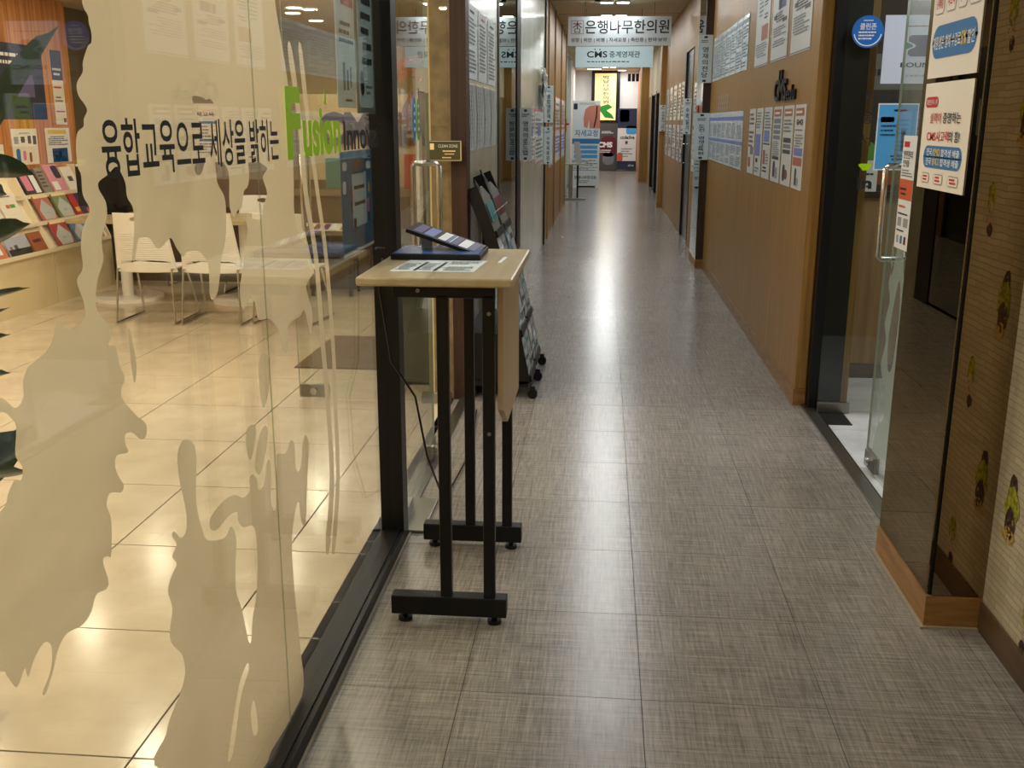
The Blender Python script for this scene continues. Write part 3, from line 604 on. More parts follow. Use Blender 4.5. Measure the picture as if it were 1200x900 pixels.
sheet('notice', 'grey signboard on the dark wall behind the open right glass door', 'sign', (1.36, 6.298, 1.72), FW_U, .5, .2, [('l', (.05, .3, .9, .7), 'ink', 1)], mat('grey_board', (110, 112, 112), .5))
sheet('notice', 'dark board with a green swirl and brown base inside the right room', 'board', (1.42, 6.298, 1.18), FW_U, .6, .5, [('R', (.02, .1, .3, .5), 'green', .1), ('r', (0, 0, 1, .18), 'brown')], mat('near_black_board', (44, 44, 42), .5))
s = MB(); s.box(1.2, 1.33, 5.23, 5.5, -.0, .004, mat('dark_steel_plate', (52, 54, 56), .35, .6)); s.build('floor_spring_cover', None, label='dark steel floor spring plate under the open right glass door', cat='floor plate')
# left leaves
eL, HL, dL, nL = leaf('glass_door', (-.745, 3.66), (-.775, 4.56), 'near left glass door leaf beside the black post with a steel handle and hanging tags', 1)
eG, HG, dG, nG = leaf('glass_door', (-.82, 5.46), (-1.69, 5.46), 'far left glass door leaf swung open into the room', 1)
s = MB(); s.box(-.80, -.655, 3.60, 3.95, 0, .012, steel_dull); fs_ = s.build('floor_spring_cover', None, label='steel floor spring plate at the foot of the left black post', cat='floor plate', bevel=.003)
s = MB(); s.box(-.785, -.735, 3.95, 5.55, 0, .01, steel_dull); struct('door_4_threshold', s)
# tags hanging on the near left leaf
for k, (y, mt, lb) in enumerate(((4.10, 'blue', 'blue oval tag hanging on the near left glass door'), (4.21, 'green', 'olive green oval tag next to the blue one on the left glass door'))):
    cc = at_x((486, 492)[k], 130, -.757); n_ = 20
    cc = HL + dL * (y - 3.66) + Vector((.008, 0, 1.545)); s = MB()
    s.prism([cc + Vector((0, .035 * math.cos(t), .085 * math.sin(t))) for t in [2 * math.pi * i / n_ for i in range(n_)]], (.002, 0, 0), C[mt])
    o = s.build('tag', None, label=lb, cat='tag'); p = MB()
    for q in range(4): put_rect(p, cc + Vector((.0028, 0, 0)), LW_U, ZV, (-.012, .045 - q * .03, .012, .058 - q * .03), C['white'], 0)
    p.build('print', o)
# clean zone plate on the far left leaf
sheet('sign', 'olive green CLEAN ZONE plate on the open left glass door', 'sign', (-.932, YF, 1.333), FW_U, .185, .108, [('r', (.02, .03, .98, .05), 'cream'), ('r', (.02, .95, .98, .97), 'cream'), ('r', (.96, .04, .98, .96), 'cream'), ('t', (.32, .66, .88, .8), 'white', 'CLEAN ZONE'), ('r', (.08, .55, .2, .85), 'cream'), ('l', (.45, .42, .85, .56), 'cream', 1), ('l', (.5, .3, .85, .4), 'cream', 1), ('l', (.4, .12, .7, .24), 'cream', 1)], mat('olive_plate', (72, 72, 34), .4), .003)
# desk-side black cable
s = MB(); s.tube([Vector(q) for q in ((-.70, 3.30, 1.09), (-.715, 3.28, 1.10), (-.722, 3.25, 1.0), (-.70, 3.3, .75), (-.64, 3.4, .6), (-.62, 3.5, .35), (-.60, 3.75, .08), (-.62, 4.1, .012), (-.60, 4.6, .01), (-.66, 5.3, .012))], .004, black_plastic, 6); s.build('power_cable', None, label='thin black cable hanging behind the small desk', cat='cable')
s = MB(); s.tube([(-.722, 3.44, 1.04), (-.735, 3.40, 1.12), (-.745, 3.32, 1.13), (-.728, 3.22, 1.135)], .004, black_plastic, 6); s.build('power_cable', None, label='black cable looping from the blue poster to the desk items', cat='cable')

# ================================================================== PILLAR POSTERS
def vert_text(mb, body, O, U, V, rect, m, bold=.02, lift=0.):
    u0, v0, u1, v1 = rect; n = len(body); h = (v1 - v0) / n
    for i, ch in enumerate(body):
        if ch == ' ': continue
        k = .86 if ch != '·' else .2
        put_text(mb, ch, O, U, V, (u0, v1 - (i + .5) * h - h * .5 * k, u1, v1 - (i + .5) * h + h * .5 * k) if ch != '·' else (u0 * .6 + u1 * .4, v1 - (i + .6) * h, u0 * .4 + u1 * .6, v1 - (i + .4) * h), m, bold, lift)
XP = 1.0375
sheet('poster', 'upper white poster with boxed stamps and a blue striped banner on the dark mirrored pillar', 'poster', (XP, 3.53, 1.672), RW_U, .45, .34,
      [('t', (.12, .82, .9, .93), 'ink', 'CREVERSE CMS', .02), ('R', (.04, .56, .24, .76), 'grey', .04), ('R', (.28, .56, .48, .76), 'grey', .04), ('R', (.52, .56, .7, .76), 'grey', .04), ('R', (.74, .56, .97, .76), 'grey', .04),
       ('R', (.05, .17, .95, .46), 'blue', .12)], paper_warm, .002)
p = MB(); O_ = Vector((XP - .0039, 3.53, 1.672))
for a, b, t, c in ((.05, .23, '문제해결', 'red'), (.29, .47, '사고력', 'red'), (.53, .69, '수학', 'blue'), (.75, .96, '영재원', 'red')):
    put_round(p, O_, RW_U, ZV, (a * .45, .57 * .34, b * .45, .75 * .34), .012, paper_warm, 0); put_text(p, t, O_, RW_U, ZV, ((a + .02) * .45, .61 * .34, (b - .02) * .45, .71 * .34), C[c], .02, .0005)
put_text(p, '재원생은 형제 수강료', O_, RW_U, ZV, (.035, .085, .29, .125), C['white'], .03, .0005); put_text(p, '5%', O_, RW_U, ZV, (.295, .085, .34, .125), C['yellow'], .03, .0005); put_text(p, '할인', O_, RW_U, ZV, (.35, .085, .41, .125), C['white'], .03, .0005)
up_ = [o for o in bpy.data.objects if o.get('label', '').startswith('upper white poster with boxed')][0]; p.build('lettering', up_)
lowp = sheet('poster', 'lower white poster with red and black slogan and dark blue panel on the mirrored pillar', 'poster', (XP, 3.53, 1.332), RW_U, .445, .325,
      [('R', (.04, .77, .32, .87), 'red', .04), ('t', (.18, .62, .42, .72), 'red', '실력이', .03), ('t', (.46, .62, .83, .72), 'ink', '증명하는', .03), ('t', (.14, .45, .62, .55), 'red', 'CMS사고력', .03), ('t', (.62, .45, .84, .55), 'ink', '의 힘!', .03),
       ('R', (.1, .2, .92, .41), 'blue', .08), ('R', (.1, .05, .28, .15), 'grey', .03), ('R', (.38, .05, .58, .15), 'grey', .03), ('R', (.68, .05, .9, .15), 'grey', .03)], paper_warm, .002)
p = MB(); O_ = Vector((XP - .0039, 3.53, 1.332)); k = .445; v = .325
put_text(p, '대한민국 1위', O_, RW_U, ZV, (.06 * k, .795 * v, .3 * k, .845 * v), C['white'], .02)
for r_, (y0, y1) in enumerate(((.315, .385), (.225, .295))):
    put_text(p, '전국', O_, RW_U, ZV, (.17 * k, y0 * v, .29 * k, y1 * v), C['white'], .02); put_text(p, ('KMO', '영재고')[r_], O_, RW_U, ZV, (.31 * k, y0 * v, .47 * k, y1 * v), C['yellow'], .02); put_text(p, '합격생 배출', O_, RW_U, ZV, (.49 * k, y0 * v, .87 * k, y1 * v), C['white'], .02)
for a, b in ((.11, .27), (.39, .57), (.69, .89)):
    put_round(p, O_, RW_U, ZV, (a * k, .06 * v, b * k, .14 * v), .008, paper_warm, 0); put_lines(p, O_, RW_U, ZV, ((a + .03) * k, .07 * v, (b - .03) * k, .13 * v), 2, C['red'], .0005, int(a * 100), .6, .4)
p.build('lettering', lowp)

# ================================================================== RIGHT WALL SHEETS
XW = XR - .0005
wall_paper = mat('greyed_paper', (204, 206, 200), .5)
tall = (('leftmost', 7.955, 7.33, 'teal and orange print'), ('middle', 7.20, 6.585, 'navy bar and diagram'), ('rightmost', 6.455, 5.85, 'navy bar'))
for i, (nm, ya, yb, d) in enumerate(tall):
    sp = [('r', (.0, .01, 1, .02), 'greyink')]
    if i == 0: sp += [('l', (.2, .5, .55, .9), 'teal', 9), ('l', (.6, .5, .9, .9), 'ink', 12), ('r', (.45, .28, .9, .44), 'rust'), ('l', (.1, .1, .9, .26), 'greyink', 6)]
    else: sp += [('r', (.35, .5, .8, .6), 'navy'), ('l', (.1, .72, .5, .9), 'greyink', 5), ('r', (.7, .7, .92, .74), 'charcoal'), ('l', (.2, .38, .8, .48), 'ink', 4), ('r', (.1, .42, .28, .46), 'charcoal'), ('r', (.65, .36, .9, .4), 'charcoal'), ('l', (.1, .14, .9, .34), 'greyink', 8), ('r', (.45, .3, .5, .8), 'lightgrey')]
    sheet('notice', 'tall sheet with %s, %s of three high on the oak wall' % (d, nm), 'notice', (XW, ya, 1.918), RW_U, ya - yb, .62, sp, wall_paper)
w6 = ('first', 'second', 'third', 'fourth', 'fifth', 'sixth')
cols6 = [8.03, 7.66, 7.30, 6.905, 6.52, 6.135]; ends6 = [7.72, 7.36, 6.97, 6.57, 6.18, 5.82]
for i in range(6):
    sp = []
    if i >= 3: sp += [('r', (.08, .87, .85, .96), 'rust'), ('l', (.12, .885, .8, .945), 'white', 1)]
    if i == 0: sp += [('l', (.1, .4, .9, .95), 'brown', 8), ('r', (.1, .1, .5, .25), 'rust'), ('r', (.4, .3, .9, .42), 'greyink')]
    if i == 1: sp += [('l', (.1, .7, .9, .95), 'greyink', 6), ('r', (.05, .3, .8, .62), 'lilac'), ('r', (.2, .2, .5, .26), 'ink'), ('l', (.1, .05, .8, .18), 'greyink', 3)]
    if i == 2: sp += [('l', (.1, .7, .9, .95), 'greyink', 6), ('r', (.1, .52, .8, .68), 'lilac'), ('r', (.1, .2, .4, .4), 'rust'), ('l', (.5, .2, .9, .4), 'greyink', 5), ('l', (.1, .08, .8, .18), 'ink', 2), ('r', (.05, .48, .9, .5), 'navy')]
    if i == 3: sp += [('r', (.1, .78, .85, .84), 'greyink'), ('r', (.1, .71, .85, .76), 'greyink'), ('r', (.1, .64, .85, .69), 'greyink'), ('r', (.1, .57, .85, .62), 'greyink'), ('l', (.1, .34, .9, .55), 'greyink', 8), ('r', (.1, .3, .85, .34), 'charcoal'), ('R', (.25, .06, .5, .28), 'charcoal', .08), ('R', (.52, .05, .8, .2), 'grey', .08)]
    if i == 4: sp += [('l', (.1, .62, .9, .84), 'greyink', 5), ('r', (.1, .54, .85, .6), 'charcoal'), ('r', (.1, .47, .85, .52), 'greyink'), ('r', (.1, .4, .85, .45), 'charcoal'), ('R', (.2, .05, .45, .26), 'charcoal', .08), ('R', (.42, .08, .7, .2), 'brown', .08)]
    if i == 5: sp += [('t', (.2, .76, .8, .83), 'ink', 'G+O', .04), ('l', (.1, .5, .9, .72), 'greyink', 7), ('r', (.08, .4, .9, .49), 'lilac'), ('R', (.05, .28, .9, .38), 'rust', .05), ('R', (.3, .04, .48, .25), 'charcoal', .06), ('R', (.46, .04, .7, .14), 'grey', .06)]
    sheet('notice', 'long %ssheet under the black wall letters, %s of six from the far pillar' % ('orange-headed ' if i >= 3 else 'printed ', w6[i]), 'notice', (XW, cols6[i], 1.168), RW_U, cols6[i] - ends6[i], .465, sp, wall_paper)
w7 = ('first', 'second', 'third', 'fourth', 'fifth', 'sixth', 'seventh')
for i in range(7):
    ya = 10.98 - i * .377
    sheet('notice', 'glossy sleeved timetable sheet in the upper row, %s of seven from the far pillar' % w7[i], 'notice', (XW, ya, 1.935), RW_U, .372, .415, [('r', (.06, .86, .94, .93), 'grey'), ('l', (.08, .06, .92, .82), 'greyink', 13), ('r', (.96, .0, 1, 1), 'charcoal')], plastic_sleeve)
for i in range(7):
    ya = 11.07 - i * .382
    sheet('notice', 'lower-row timetable sheet with two violet bands, %s of seven from the far pillar' % w7[i], 'notice', (XW, ya, 1.165), RW_U, .379, .46, [('r', (0, .84, 1, .91), 'lilac'), ('l', (.08, .52, .92, .8), 'greyink', 9), ('r', (0, .42, 1, .48), 'lilac'), ('l', (.08, .04, .92, .4), 'greyink', 10), ('r', (.97, 0, 1, 1), 'lightgrey')], plastic_sleeve)
s = MB(); put_text(s, 'CMS', (XW, 6.90, 1.665), RW_U, ZV, (0, 0, .45, .13), black_metal, .02, 0, .014); put_text(s, 'edu', (XW, 6.43, 1.665), RW_U, ZV, (0, 0, .27, .085), black_metal, .0, 0, .014)
for y in (6.735, 6.655): s.box(XW - .014, XW, y - .012, y + .012, 1.79, 1.85, black_metal)
s.build('wall_letters', None, label='black raised letters CMS edu on the oak wall above the six long sheets', cat='lettering')
s = MB()
for i in range(5): vert_text(s, '생각하', (XW - .001, 10.3 - i * .17, 1.63), RW_U, ZV, (0, 0, .075, .16), C['lightgrey'], .02)
s.build('small_wall_text', wall_right)
for i, y in enumerate((18.9, 17.9, 16.9, 15.9, 15.2)):
    for r_, z in enumerate((1.57, .98)):
        sheet('notice', '%s sheet on the oak wall beyond the black door, %s from the distant pillar' % (('upper white', 'lower white')[r_], w6[i]), 'notice', (XW, y, z), RW_U, .62 if i < 3 else .45, .52, [('l', (.08, .08, .92, .92), 'greyink', 9), ('r', (.1, .4, .5, .6), ('grey', 'charcoal', 'lightgrey', 'pink', 'grey')[i])], plastic_sleeve)
for r_, z in enumerate((1.5, .95)):
    sheet('notice', '%s sheet on the oak wall just past the smoked mirror pillar' % ('pink-marked upper', 'pale lower')[r_], 'notice', (XW, 13.1, z), RW_U, .8, .5, [('l', (.08, .08, .92, .92), 'greyink', 9), ('R', (.3, .4, .7, .8), ('pink', 'lightgrey')[r_], .1)], plastic_sleeve)

def wing(label, x0, x1, Y, z0, z1, body, frm=None):
    w, h = x1 - x0, z1 - z0
    o = sheet('wing_sign', label, 'sign', (x0, Y, z0), FW_U, w, h, [('r', (.38, .93, .62, .975), 'navy'), ('l', (.2, .83, .8, .9), 'ink', 2), ('r', (.38, .02, .62, .065), 'navy')], mat('pale_sign_board', (206, 218, 222), .4), .012, group=None)
    p = MB(); vert_text(p, body, (x0, Y - .0145, z0), FW_U, ZV, (w * .3, h * .1, w * .7, h * .76), C['ink'], .03); p.build('lettering', o)
    s = MB(); s.box(x0 if x0 > 0 else x0, x1, Y, Y + .006, z0 + h * .3, z0 + h * .36, steel_dull); s.build('bracket', o); return o
wing('white vertical sign high on the mirror pillar at the right wall', .936, 1.083, 11.06, 1.93, 2.40, '영재의전당')
wing('white vertical sign lower on the mirror pillar at the right wall, beside the violet-banded sheets', .93, 1.085, 11.06, 1.155, 1.63, '도전·영재교육원')
wing('small white vertical sign at the far black door edge on the right wall', .985, 1.088, 13.42, 1.39, 1.825, '수학일기')
wing('small white vertical sign on the distant right oak pillar', .985, 1.12, 19.27, 1.375, 1.84, '수학용어사전')
wing('white vertical sign standing out from the black post beside the smoked glass at left', -.757, -.645, 9.3, 1.20, 1.655, '영재의로드맵')
wing('upper of the two white vertical signs at the first oak board on the left wall', -.757, -.645, 13.14, 1.53, 1.975, '종합영문제')
wing('lower of the two white vertical signs at the first oak board on the left wall', -.757, -.65, 13.14, 1.02, 1.475, '수학독후감')

# ================================================================== LEFT WALL SHEETS
XL = XG + .0005
for i, (ya, yb) in enumerate(((5.80, 6.22), (6.30, 6.72), (6.80, 7.24))):
    sheet('notice', 'upper-row white sheet on the pale stone wall above the rack, %s from the doorway' % w6[i], 'notice', (XL, ya, 1.77), LW_U, yb - ya, .40, [('l', (.25, .88, .8, .94), ('red' if i == 1 else 'ink'), 1), ('l', (.08, .08, .9, .84), 'greyink', 14)], mat('bluish_white_paper', (214, 224, 228), .5))
for i, (ya, yb) in enumerate(((5.76, 6.10), (6.17, 6.5), (6.57, 6.86), (6.93, 7.22))):
    o = sheet('notice', 'lower-row sleeved sheet on the pale stone wall above the rack, %s from the doorway' % w6[i], 'notice', (XL, ya, 1.375), LW_U, yb - ya, .375, [('r', (.04, .03, .96, .97), 'grey'), ('l', (.1, .1, .9, .9), 'charcoal', 12)], plastic_sleeve)
    s = MB()
    for j in range(5):
        y = ya + .03 + (yb - ya - .06) * j / 4; s.tube([(XL + .006, y, 1.385), (XL + .010, y + .01, 1.55), (XL + .006, y - .006, 1.74)], .003, mat('clear_plastic_fold', (226, 232, 230), .08), 5)
    s.build('plastic_sleeve', o)
for i, (ya, yb, z0, z1) in enumerate(((9.75, 10.5, 1.16, 1.66), (10.55, 11.35, 1.14, 1.66), (11.45, 12.9, 1.08, 1.68))):
    sheet('notice', ('reddish edged sheet next to the smoked glass sign', 'middle sleeved sheet', 'large lilac framed sheet nearest the oak boards')[i] + ' on the second pale stone wall', 'notice', (XL, ya, z0), LW_U, yb - ya, z1 - z0, [('r', (0, .96, 1, 1), 'pink'), ('r', (0, 0, 1, .02), 'pink'), ('l', (.08, .08, .92, .92), 'greyink', 11), ('r', (.3, .5, .7, .7), 'lilac')], plastic_sleeve)
s = MB(); r_ = random.Random(5); pts = []
for i in range(9):
    for j in range(7): pts.append((XL + .02 + r_.uniform(0, .05), 12.0 + i * .1, 1.72 + j * .07))
s.faces(pts, [(i * 7 + j, (i + 1) * 7 + j, (i + 1) * 7 + j + 1, i * 7 + j + 1) for i in range(8) for j in range(6)], mat('crumpled_clear_plastic', (220, 228, 230), .06, .6))
s.build('plastic_cover', None, label='crumpled shiny clear plastic cover hanging on the second pale stone wall', cat='plastic cover')
for b, (ya, yb) in enumerate(((14.05, 15.7), (15.85, 17.95), (18.1, 20.05))):
    for r_, (z0, z1) in enumerate(((1.45, 1.92), (.92, 1.42))):
        sheet('notice', '%s sheet in the %s bay between oak boards on the left wall' % (('upper', 'lower blue printed')[r_], w6[b]), 'notice', (XL, ya + .1, z0), LW_U, yb - ya - .3, z1 - z0, [('r', (0, .97, 1, 1), 'pink')] + ([('l', (.08, .08, .92, .92), 'greyink', 8)] if r_ == 0 else [('r', (.06, .3, .94, .8), 'lilac'), ('l', (.1, .35, .9, .75), 'white', 4)]), plastic_sleeve)
s = MB(); s.box(XL, XL + .03, 20.12, 20.2, 1.35, 1.6, C['red']); s.tube([(XL + .03, 20.16, 1.5), (XL + .08, 20.16, 1.5)], .02, C['red'], 8); s.build('alarm_box', None, label='small red alarm box at the end of the left oak boards', cat='alarm')
# ================================================================== HANGING SIGNS
Y1, Y2 = 14.7, 15.55
hs = empty('hanging_sign', (.17, Y1, 2.55), 'upper white hanging sign with large Korean clinic name and a red and black tree character', 'sign')
s = MB(); s.box(-.53, .872, Y1, Y1 + .03, 2.55, 2.93, mat('lit_sign_board', (206, 216, 220), .4)); s.build('board', hs)
s = MB(); O_ = (-.53, Y1 - .001, 2.55)
for a in ((.045, .155, .21, .160), (.045, .325, .21, .330), (.045, .155, .05, .33), (.205, .155, .21, .33)): put_rect(s, O_, FW_U, ZV, a, C['maroon'], 0)
put_text(s, '木', O_, FW_U, ZV, (.062, .225, .193, .318), C['maroon'], .03); put_text(s, '口', O_, FW_U, ZV, (.09, .168, .165, .225), ink, .03)
put_text(s, '은행나무한의원', O_, FW_U, ZV, (.232, .158, 1.372, .335), ink, .012); s.build('lettering', hs)
s = MB(); put_text(s, '성장 | 비만 | 비염 | 자세교정 | 측만증 | 한약·보약', O_, FW_U, ZV, (.04, .042, 1.345, .105), ink, .025); s.build('small_lettering', hs)
for x in (-.30, .64):
    s = MB(); s.tube([(x, Y1 + .015, 2.93), (x, Y1 + .015, CZ)], .004, black_metal, 6); s.build('hanger', hs)
h2 = empty('hanging_sign', (.11, Y2, 2.31), 'lower white hanging sign reading CMS with Korean branch name behind the clinic sign', 'sign')
s = MB(); s.box(-.447, .675, Y2, Y2 + .03, 2.31, 2.60, mat('blue_white_board', (200, 226, 230), .4)); s.build('board', h2)
s = MB(); O_ = (-.447, Y2 - .001, 2.31); put_text(s, 'CMS', O_, FW_U, ZV, (.165, .135, .46, .225), ink, .02); put_text(s, '중계영재관', O_, FW_U, ZV, (.49, .135, .935, .225), ink, .01)
put_lines(s, O_, FW_U, ZV, (.17, .065, .93, .09), 1, C['charcoal'], 0, 3, .6, .08)
for x in (.272, .345): put_rect(s, O_, FW_U, ZV, (x, .24, x + .016, .258), ink, 0)
s.build('lettering', h2)
for x in (-.3, .5):
    s = MB(); s.tube([(x, Y2 + .015, 2.60), (x, Y2 + .015, CZ)], .004, black_metal, 6); s.build('hanger', h2)
s = MB(); s.cyl((-.13, 14.4, CZ - .03), (-.13, 14.4, CZ), .035, black_plastic); s.build('smoke_detector', None, label='small dark ceiling detector beside the downlight above the clinic sign', cat='detector')

# ================================================================== FAR END
YE = 33.99
lb = empty('light_box_sign', (0, YE, 1.55), 'tall lit cream sign with vertical Korean letters and green leaf on the end wall', 'sign')
s = MB(); s.box(-.44, .46, YE - .12, YE, 1.52, 3.12, black_metal); s.build('frame', lb)
s = MB(); s.box(-.34, .34, YE - .125, YE - .121, 1.6, 3.04, mat('lit_cream_panel', (250, 228, 170), .5, emit=(255, 222, 150), es=.55)); s.build('panel', lb)
s = MB(); vert_text(s, '박달나무한의원', (-.34, YE - .127, 1.6), FW_U, ZV, (.26, .5, .45, 1.38), ink, .03); s.build('lettering', lb)
s = MB(); s.poly([(-.16, YE - .127, 2.02), (-.2, YE - .127, 1.95), (.0, YE - .127, 1.68), (.3, YE - .127, 1.64), (.22, YE - .127, 1.78), (.05, YE - .127, 1.9), (.24, YE - .127, 2.0), (.1, YE - .127, 2.1)], mat('leaf_print', (30, 150, 50), .5)); s.build('leaf_emblem', lb)
o = sheet('poster', 'dark grey poster with maroon shape and white CMS letters at the end wall', 'poster', (-.2, YE - .14, .02), FW_U, .62, 1.45, [('R', (.15, .3, .95, .75), 'maroon', .3), ('R', (.25, .12, .85, .4), 'greyink', .25), ('t', (.0, .5, .75, .62), 'white', 'CMS', .05), ('l', (.1, .38, .8, .46), 'white', 2), ('l', (.1, .8, .8, .86), 'white', 2)], mat('charcoal_poster', (78, 76, 74), .5), .02)
sheet('banner', 'white standing banner with blue and orange curves and the word live at the end wall', 'banner', (.42, YE - .3, .06), FW_U, .6, 1.9, [('r', (0, .68, 1, 1), 'navy'), ('R', (.1, .78, .6, .98), 'lightgrey', .1), ('R', (.45, .58, 1, .72), 'sky', .12), ('t', (.15, .5, .9, .56), 'ink', 'code:live', .03), ('r', (.42, .42, .55, .47), 'charcoal'), ('l', (.2, .2, .8, .36), 'greyink', 4), ('r', (0, 0, 1, .14), 'navy'), ('t', (.6, .05, .9, .09), 'white', 'alive'), ('R', (.0, .13, .3, .28), 'orange', .12)], paper, .02)
s = MB()
for x in (.66, .78, .9): s.box(x, x + .09, 31.9, 31.98, 2.72, 2.94, black_plastic)
s.build('wall_fixture', None, label='black three-part fixture hanging high near the end wall', cat='fixture')
# spine clinic banner on stand
bn = empty('banner_stand', (-.44, 25.3, 0), 'tall white standing banner with a bare back and spine picture and blue boxes', 'banner')
o = sheet('banner_sheet', None, None, (-.775, 25.3, .03), FW_U, .665, 2.0, [('p', None, 'skin', [(.42, .70), (.40, .80), (.46, .90), (.60, .94), (.80, .95), (1, .95), (1, .68), (.62, .68), (.60, .78), (.55, .68)]), ('p', None, 'cream', [(.76, .69), (.80, .69), (.88, .80), (.90, .94), (.86, .94), (.84, .81)]), ('R', (.04, .9, .18, .97), 'navy', .03), ('l', (.25, .955, .9, .98), 'greyink', 2), ('t', (.1, .585, .92, .665), 'blue', '자세교정', .03), ('r', (0, .5, 1, .56), 'blue'), ('l', (.1, .515, .9, .545), 'white', 1), ('r', (.08, .44, .92, .48), 'sky'), ('r', (.08, .385, .92, .425), 'sky'), ('r', (.08, .33, .92, .37), 'sky'), ('l', (.0, .24, 1, .31), 'ink', 4), ('l', (.0, .16, 1, .23), 'greyink', 4), ('t', (.1, .08, .9, .12), 'ink', '은행나무한의원', .02), ('l', (.2, .03, .8, .07), 'greyink', 2)], paper, .01)
o.parent = bn; o.location = Vector(o['_w']) - wloc(bn)
s = MB(); s.box(-.62, -.2, 25.28, 25.62, 0, .03, black_plastic); s.build('base', bn); s = MB(); s.tube([(-.44, 25.36, .03), (-.44, 25.34, 2.03)], .012, black_metal, 8); s.build('pole', bn)
# lectern in front
lc = empty('lectern', (-.56, 21, 0), 'slim grey metal lectern with a small top in front of the spine banner', 'lectern')
s = MB(); s.box(-.77, -.38, 20.85, 21.15, .70, .73, mat('pale_green_board', (168, 172, 140), .4)); s.build('top', lc)
s = MB(); s.box(-.70, -.62, 20.96, 21.04, .04, .70, steel_dull); s.build('post', lc); s = MB(); s.tube([(-.52, 21.0, .02), (-.52, 21.0, .70)], .02, black_metal, 8); s.build('pole', lc)
s = MB(); s.box(-.76, -.35, 20.9, 21.1, 0, .04, steel_dull); s.build('base', lc)
s = MB(); s.slab((-.56, 21.0, .735), (.12, 0, 0), (-.05, .05, .42), (.0, .012, 0), mat('grey_clipboard', (150, 152, 150), .4)); s.build('information_board', None, label='narrow tilted grey board standing on the lectern near the spine banner', cat='board')
s = MB(); s.box(-.86, -.78, 22.3, 22.36, 0, 2.3, mat('pale_green_frame', (188, 200, 180), .4)); s.box(-.98, -.86, 20.6, 20.64, .8, 1.9, paper); s.build('door_post', wall_l3)

# ================================================================== SMALL DESK
dk = empty('small_desk', (-.47, 3.2, 0), 'small maple topped desk on black metal T legs in front of the black glazing post', 'desk')
ZT = 1.105
s = MB(); s.box(-.70, -.248, 2.835, 3.545, ZT - .026, ZT, desk_top); s.build('desktop', dk, bevel=.006)
def end_frame(y, name='leg'):
    for x in (-.476, -.340):
        s = MB(); s.box(x - .002, x + .034, y, y + .032, .09, ZT - .055, black_metal); s.build('leg', dk, bevel=.003)
    s = MB(); s.box(-.635, -.270, y - .006, y + .044, .028, .092, black_metal); fb = s.build('foot_bar', dk, bevel=.004)
    for x in (-.595, -.31):
        s = MB(); s.cyl((x, y + .019, .0), (x, y + .019, .012), .022, black_plastic, 18); s.cyl((x, y + .019, .012), (x, y + .019, .03), .009, black_metal, 10); s.build('levelling_foot', fb)
    s = MB(); s.box(-.605, -.305, y, y + .03, ZT - .066, ZT - .026, black_metal); rl = s.build('top_rail', dk, bevel=.003)
    for x in (-.53,):
        s = MB(); s.cyl((x, y - .003, ZT - .045), (x, y, ZT - .045), .006, steel_dull, 12); s.build('screw', rl)
end_frame(2.89); end_frame(3.48)
for z in (ZT - .11, .63):
    s = MB(); s.cyl((-.322, 2.887, z), (-.322, 2.89, z), .006, steel_dull, 12); s.build('screw', dk)
s = MB(); s.prism([(-.298, 2.91, ZT - .027), (-.298, 2.91, .70), (-.298, 3.06, .62), (-.298, 3.48, .62), (-.298, 3.48, ZT - .027)], (.016, 0, 0), desk_side); s.build('side_panel', dk)
# items on desk
s = MB(); s.box(-.675, -.385, 3.215, 3.45, ZT + .0005, ZT + .019, black_plastic); o = s.build('display_board', None, label='flat blue topped board with black edges lying on the desk', cat='board', bevel=.002)
s = MB(); s.box(-.668, -.392, 3.222, 3.443, ZT + .0195, ZT + .0205, mat('glossy_blue', (70, 106, 168), .25)); s.build('blue_sheet', o)
e = empty('swatch_stand', (-.5, 3.38, ZT), 'black tilted frame with violet and white swatches propped on a small stand on the desk', 'frame')
A = Vector((-.638, 3.30, 1.196)); B = Vector((-.408, 3.30, ZT + .014)); Ud = (B - A); Vd = Vector((.02, .115, .012))
n_ = Ud.cross(Vd).normalized()
if n_.z < 0: n_ = -n_
s = MB(); s.slab(A, Ud, Vd, n_ * -.012, black_plastic); s.build('panel', e)
s = MB(); cc = [('violet', .08, .2), ('lilac', .23, .37), ('white', .43, .54), ('lilac', .55, .58), ('pale', .59, .61), ('violet', .62, .70), ('white', .72, .85), ('violet', .86, .95)]
for c_, a, b in cc: s.poly([A + Ud * u + Vd * v + n_ * .001 for u, v in ((a, .1), (b, .1), (b, .9), (a, .9))], C[c_])
s.build('swatches', e)
s = MB(); s.slab((-.60, 3.36, ZT + .001), (.035, 0, 0), (0, .0, .075), (0, .02, 0), mat('grey_stand', (150, 150, 148), .4)); s.build('stand', e)
sheet('leaflet', 'printed price leaflet lying on the desk in front of the blue board', 'leaflet', (-.625, 2.955, ZT), FW_U, .25, .25, [('r', (.26, .05, .3, .8), 'ink'), ('r', (.5, .05, .54, .8), 'ink'), ('l', (.03, .08, .24, .7), 'greyink', 6), ('l', (.32, .08, .48, .7), 'greyink', 6), ('l', (.58, .05, .95, .9), 'greyink', 9)], mat('pale_blue_paper'), .0015, V=(.06, 1, 0))
sheet('card', 'small white glossy card at the right side of the desktop', 'card', (-.325, 3.17, ZT), (1, 0, 0), .012, .14, [], C['white'], .0015, V=(.05, 1, 0))

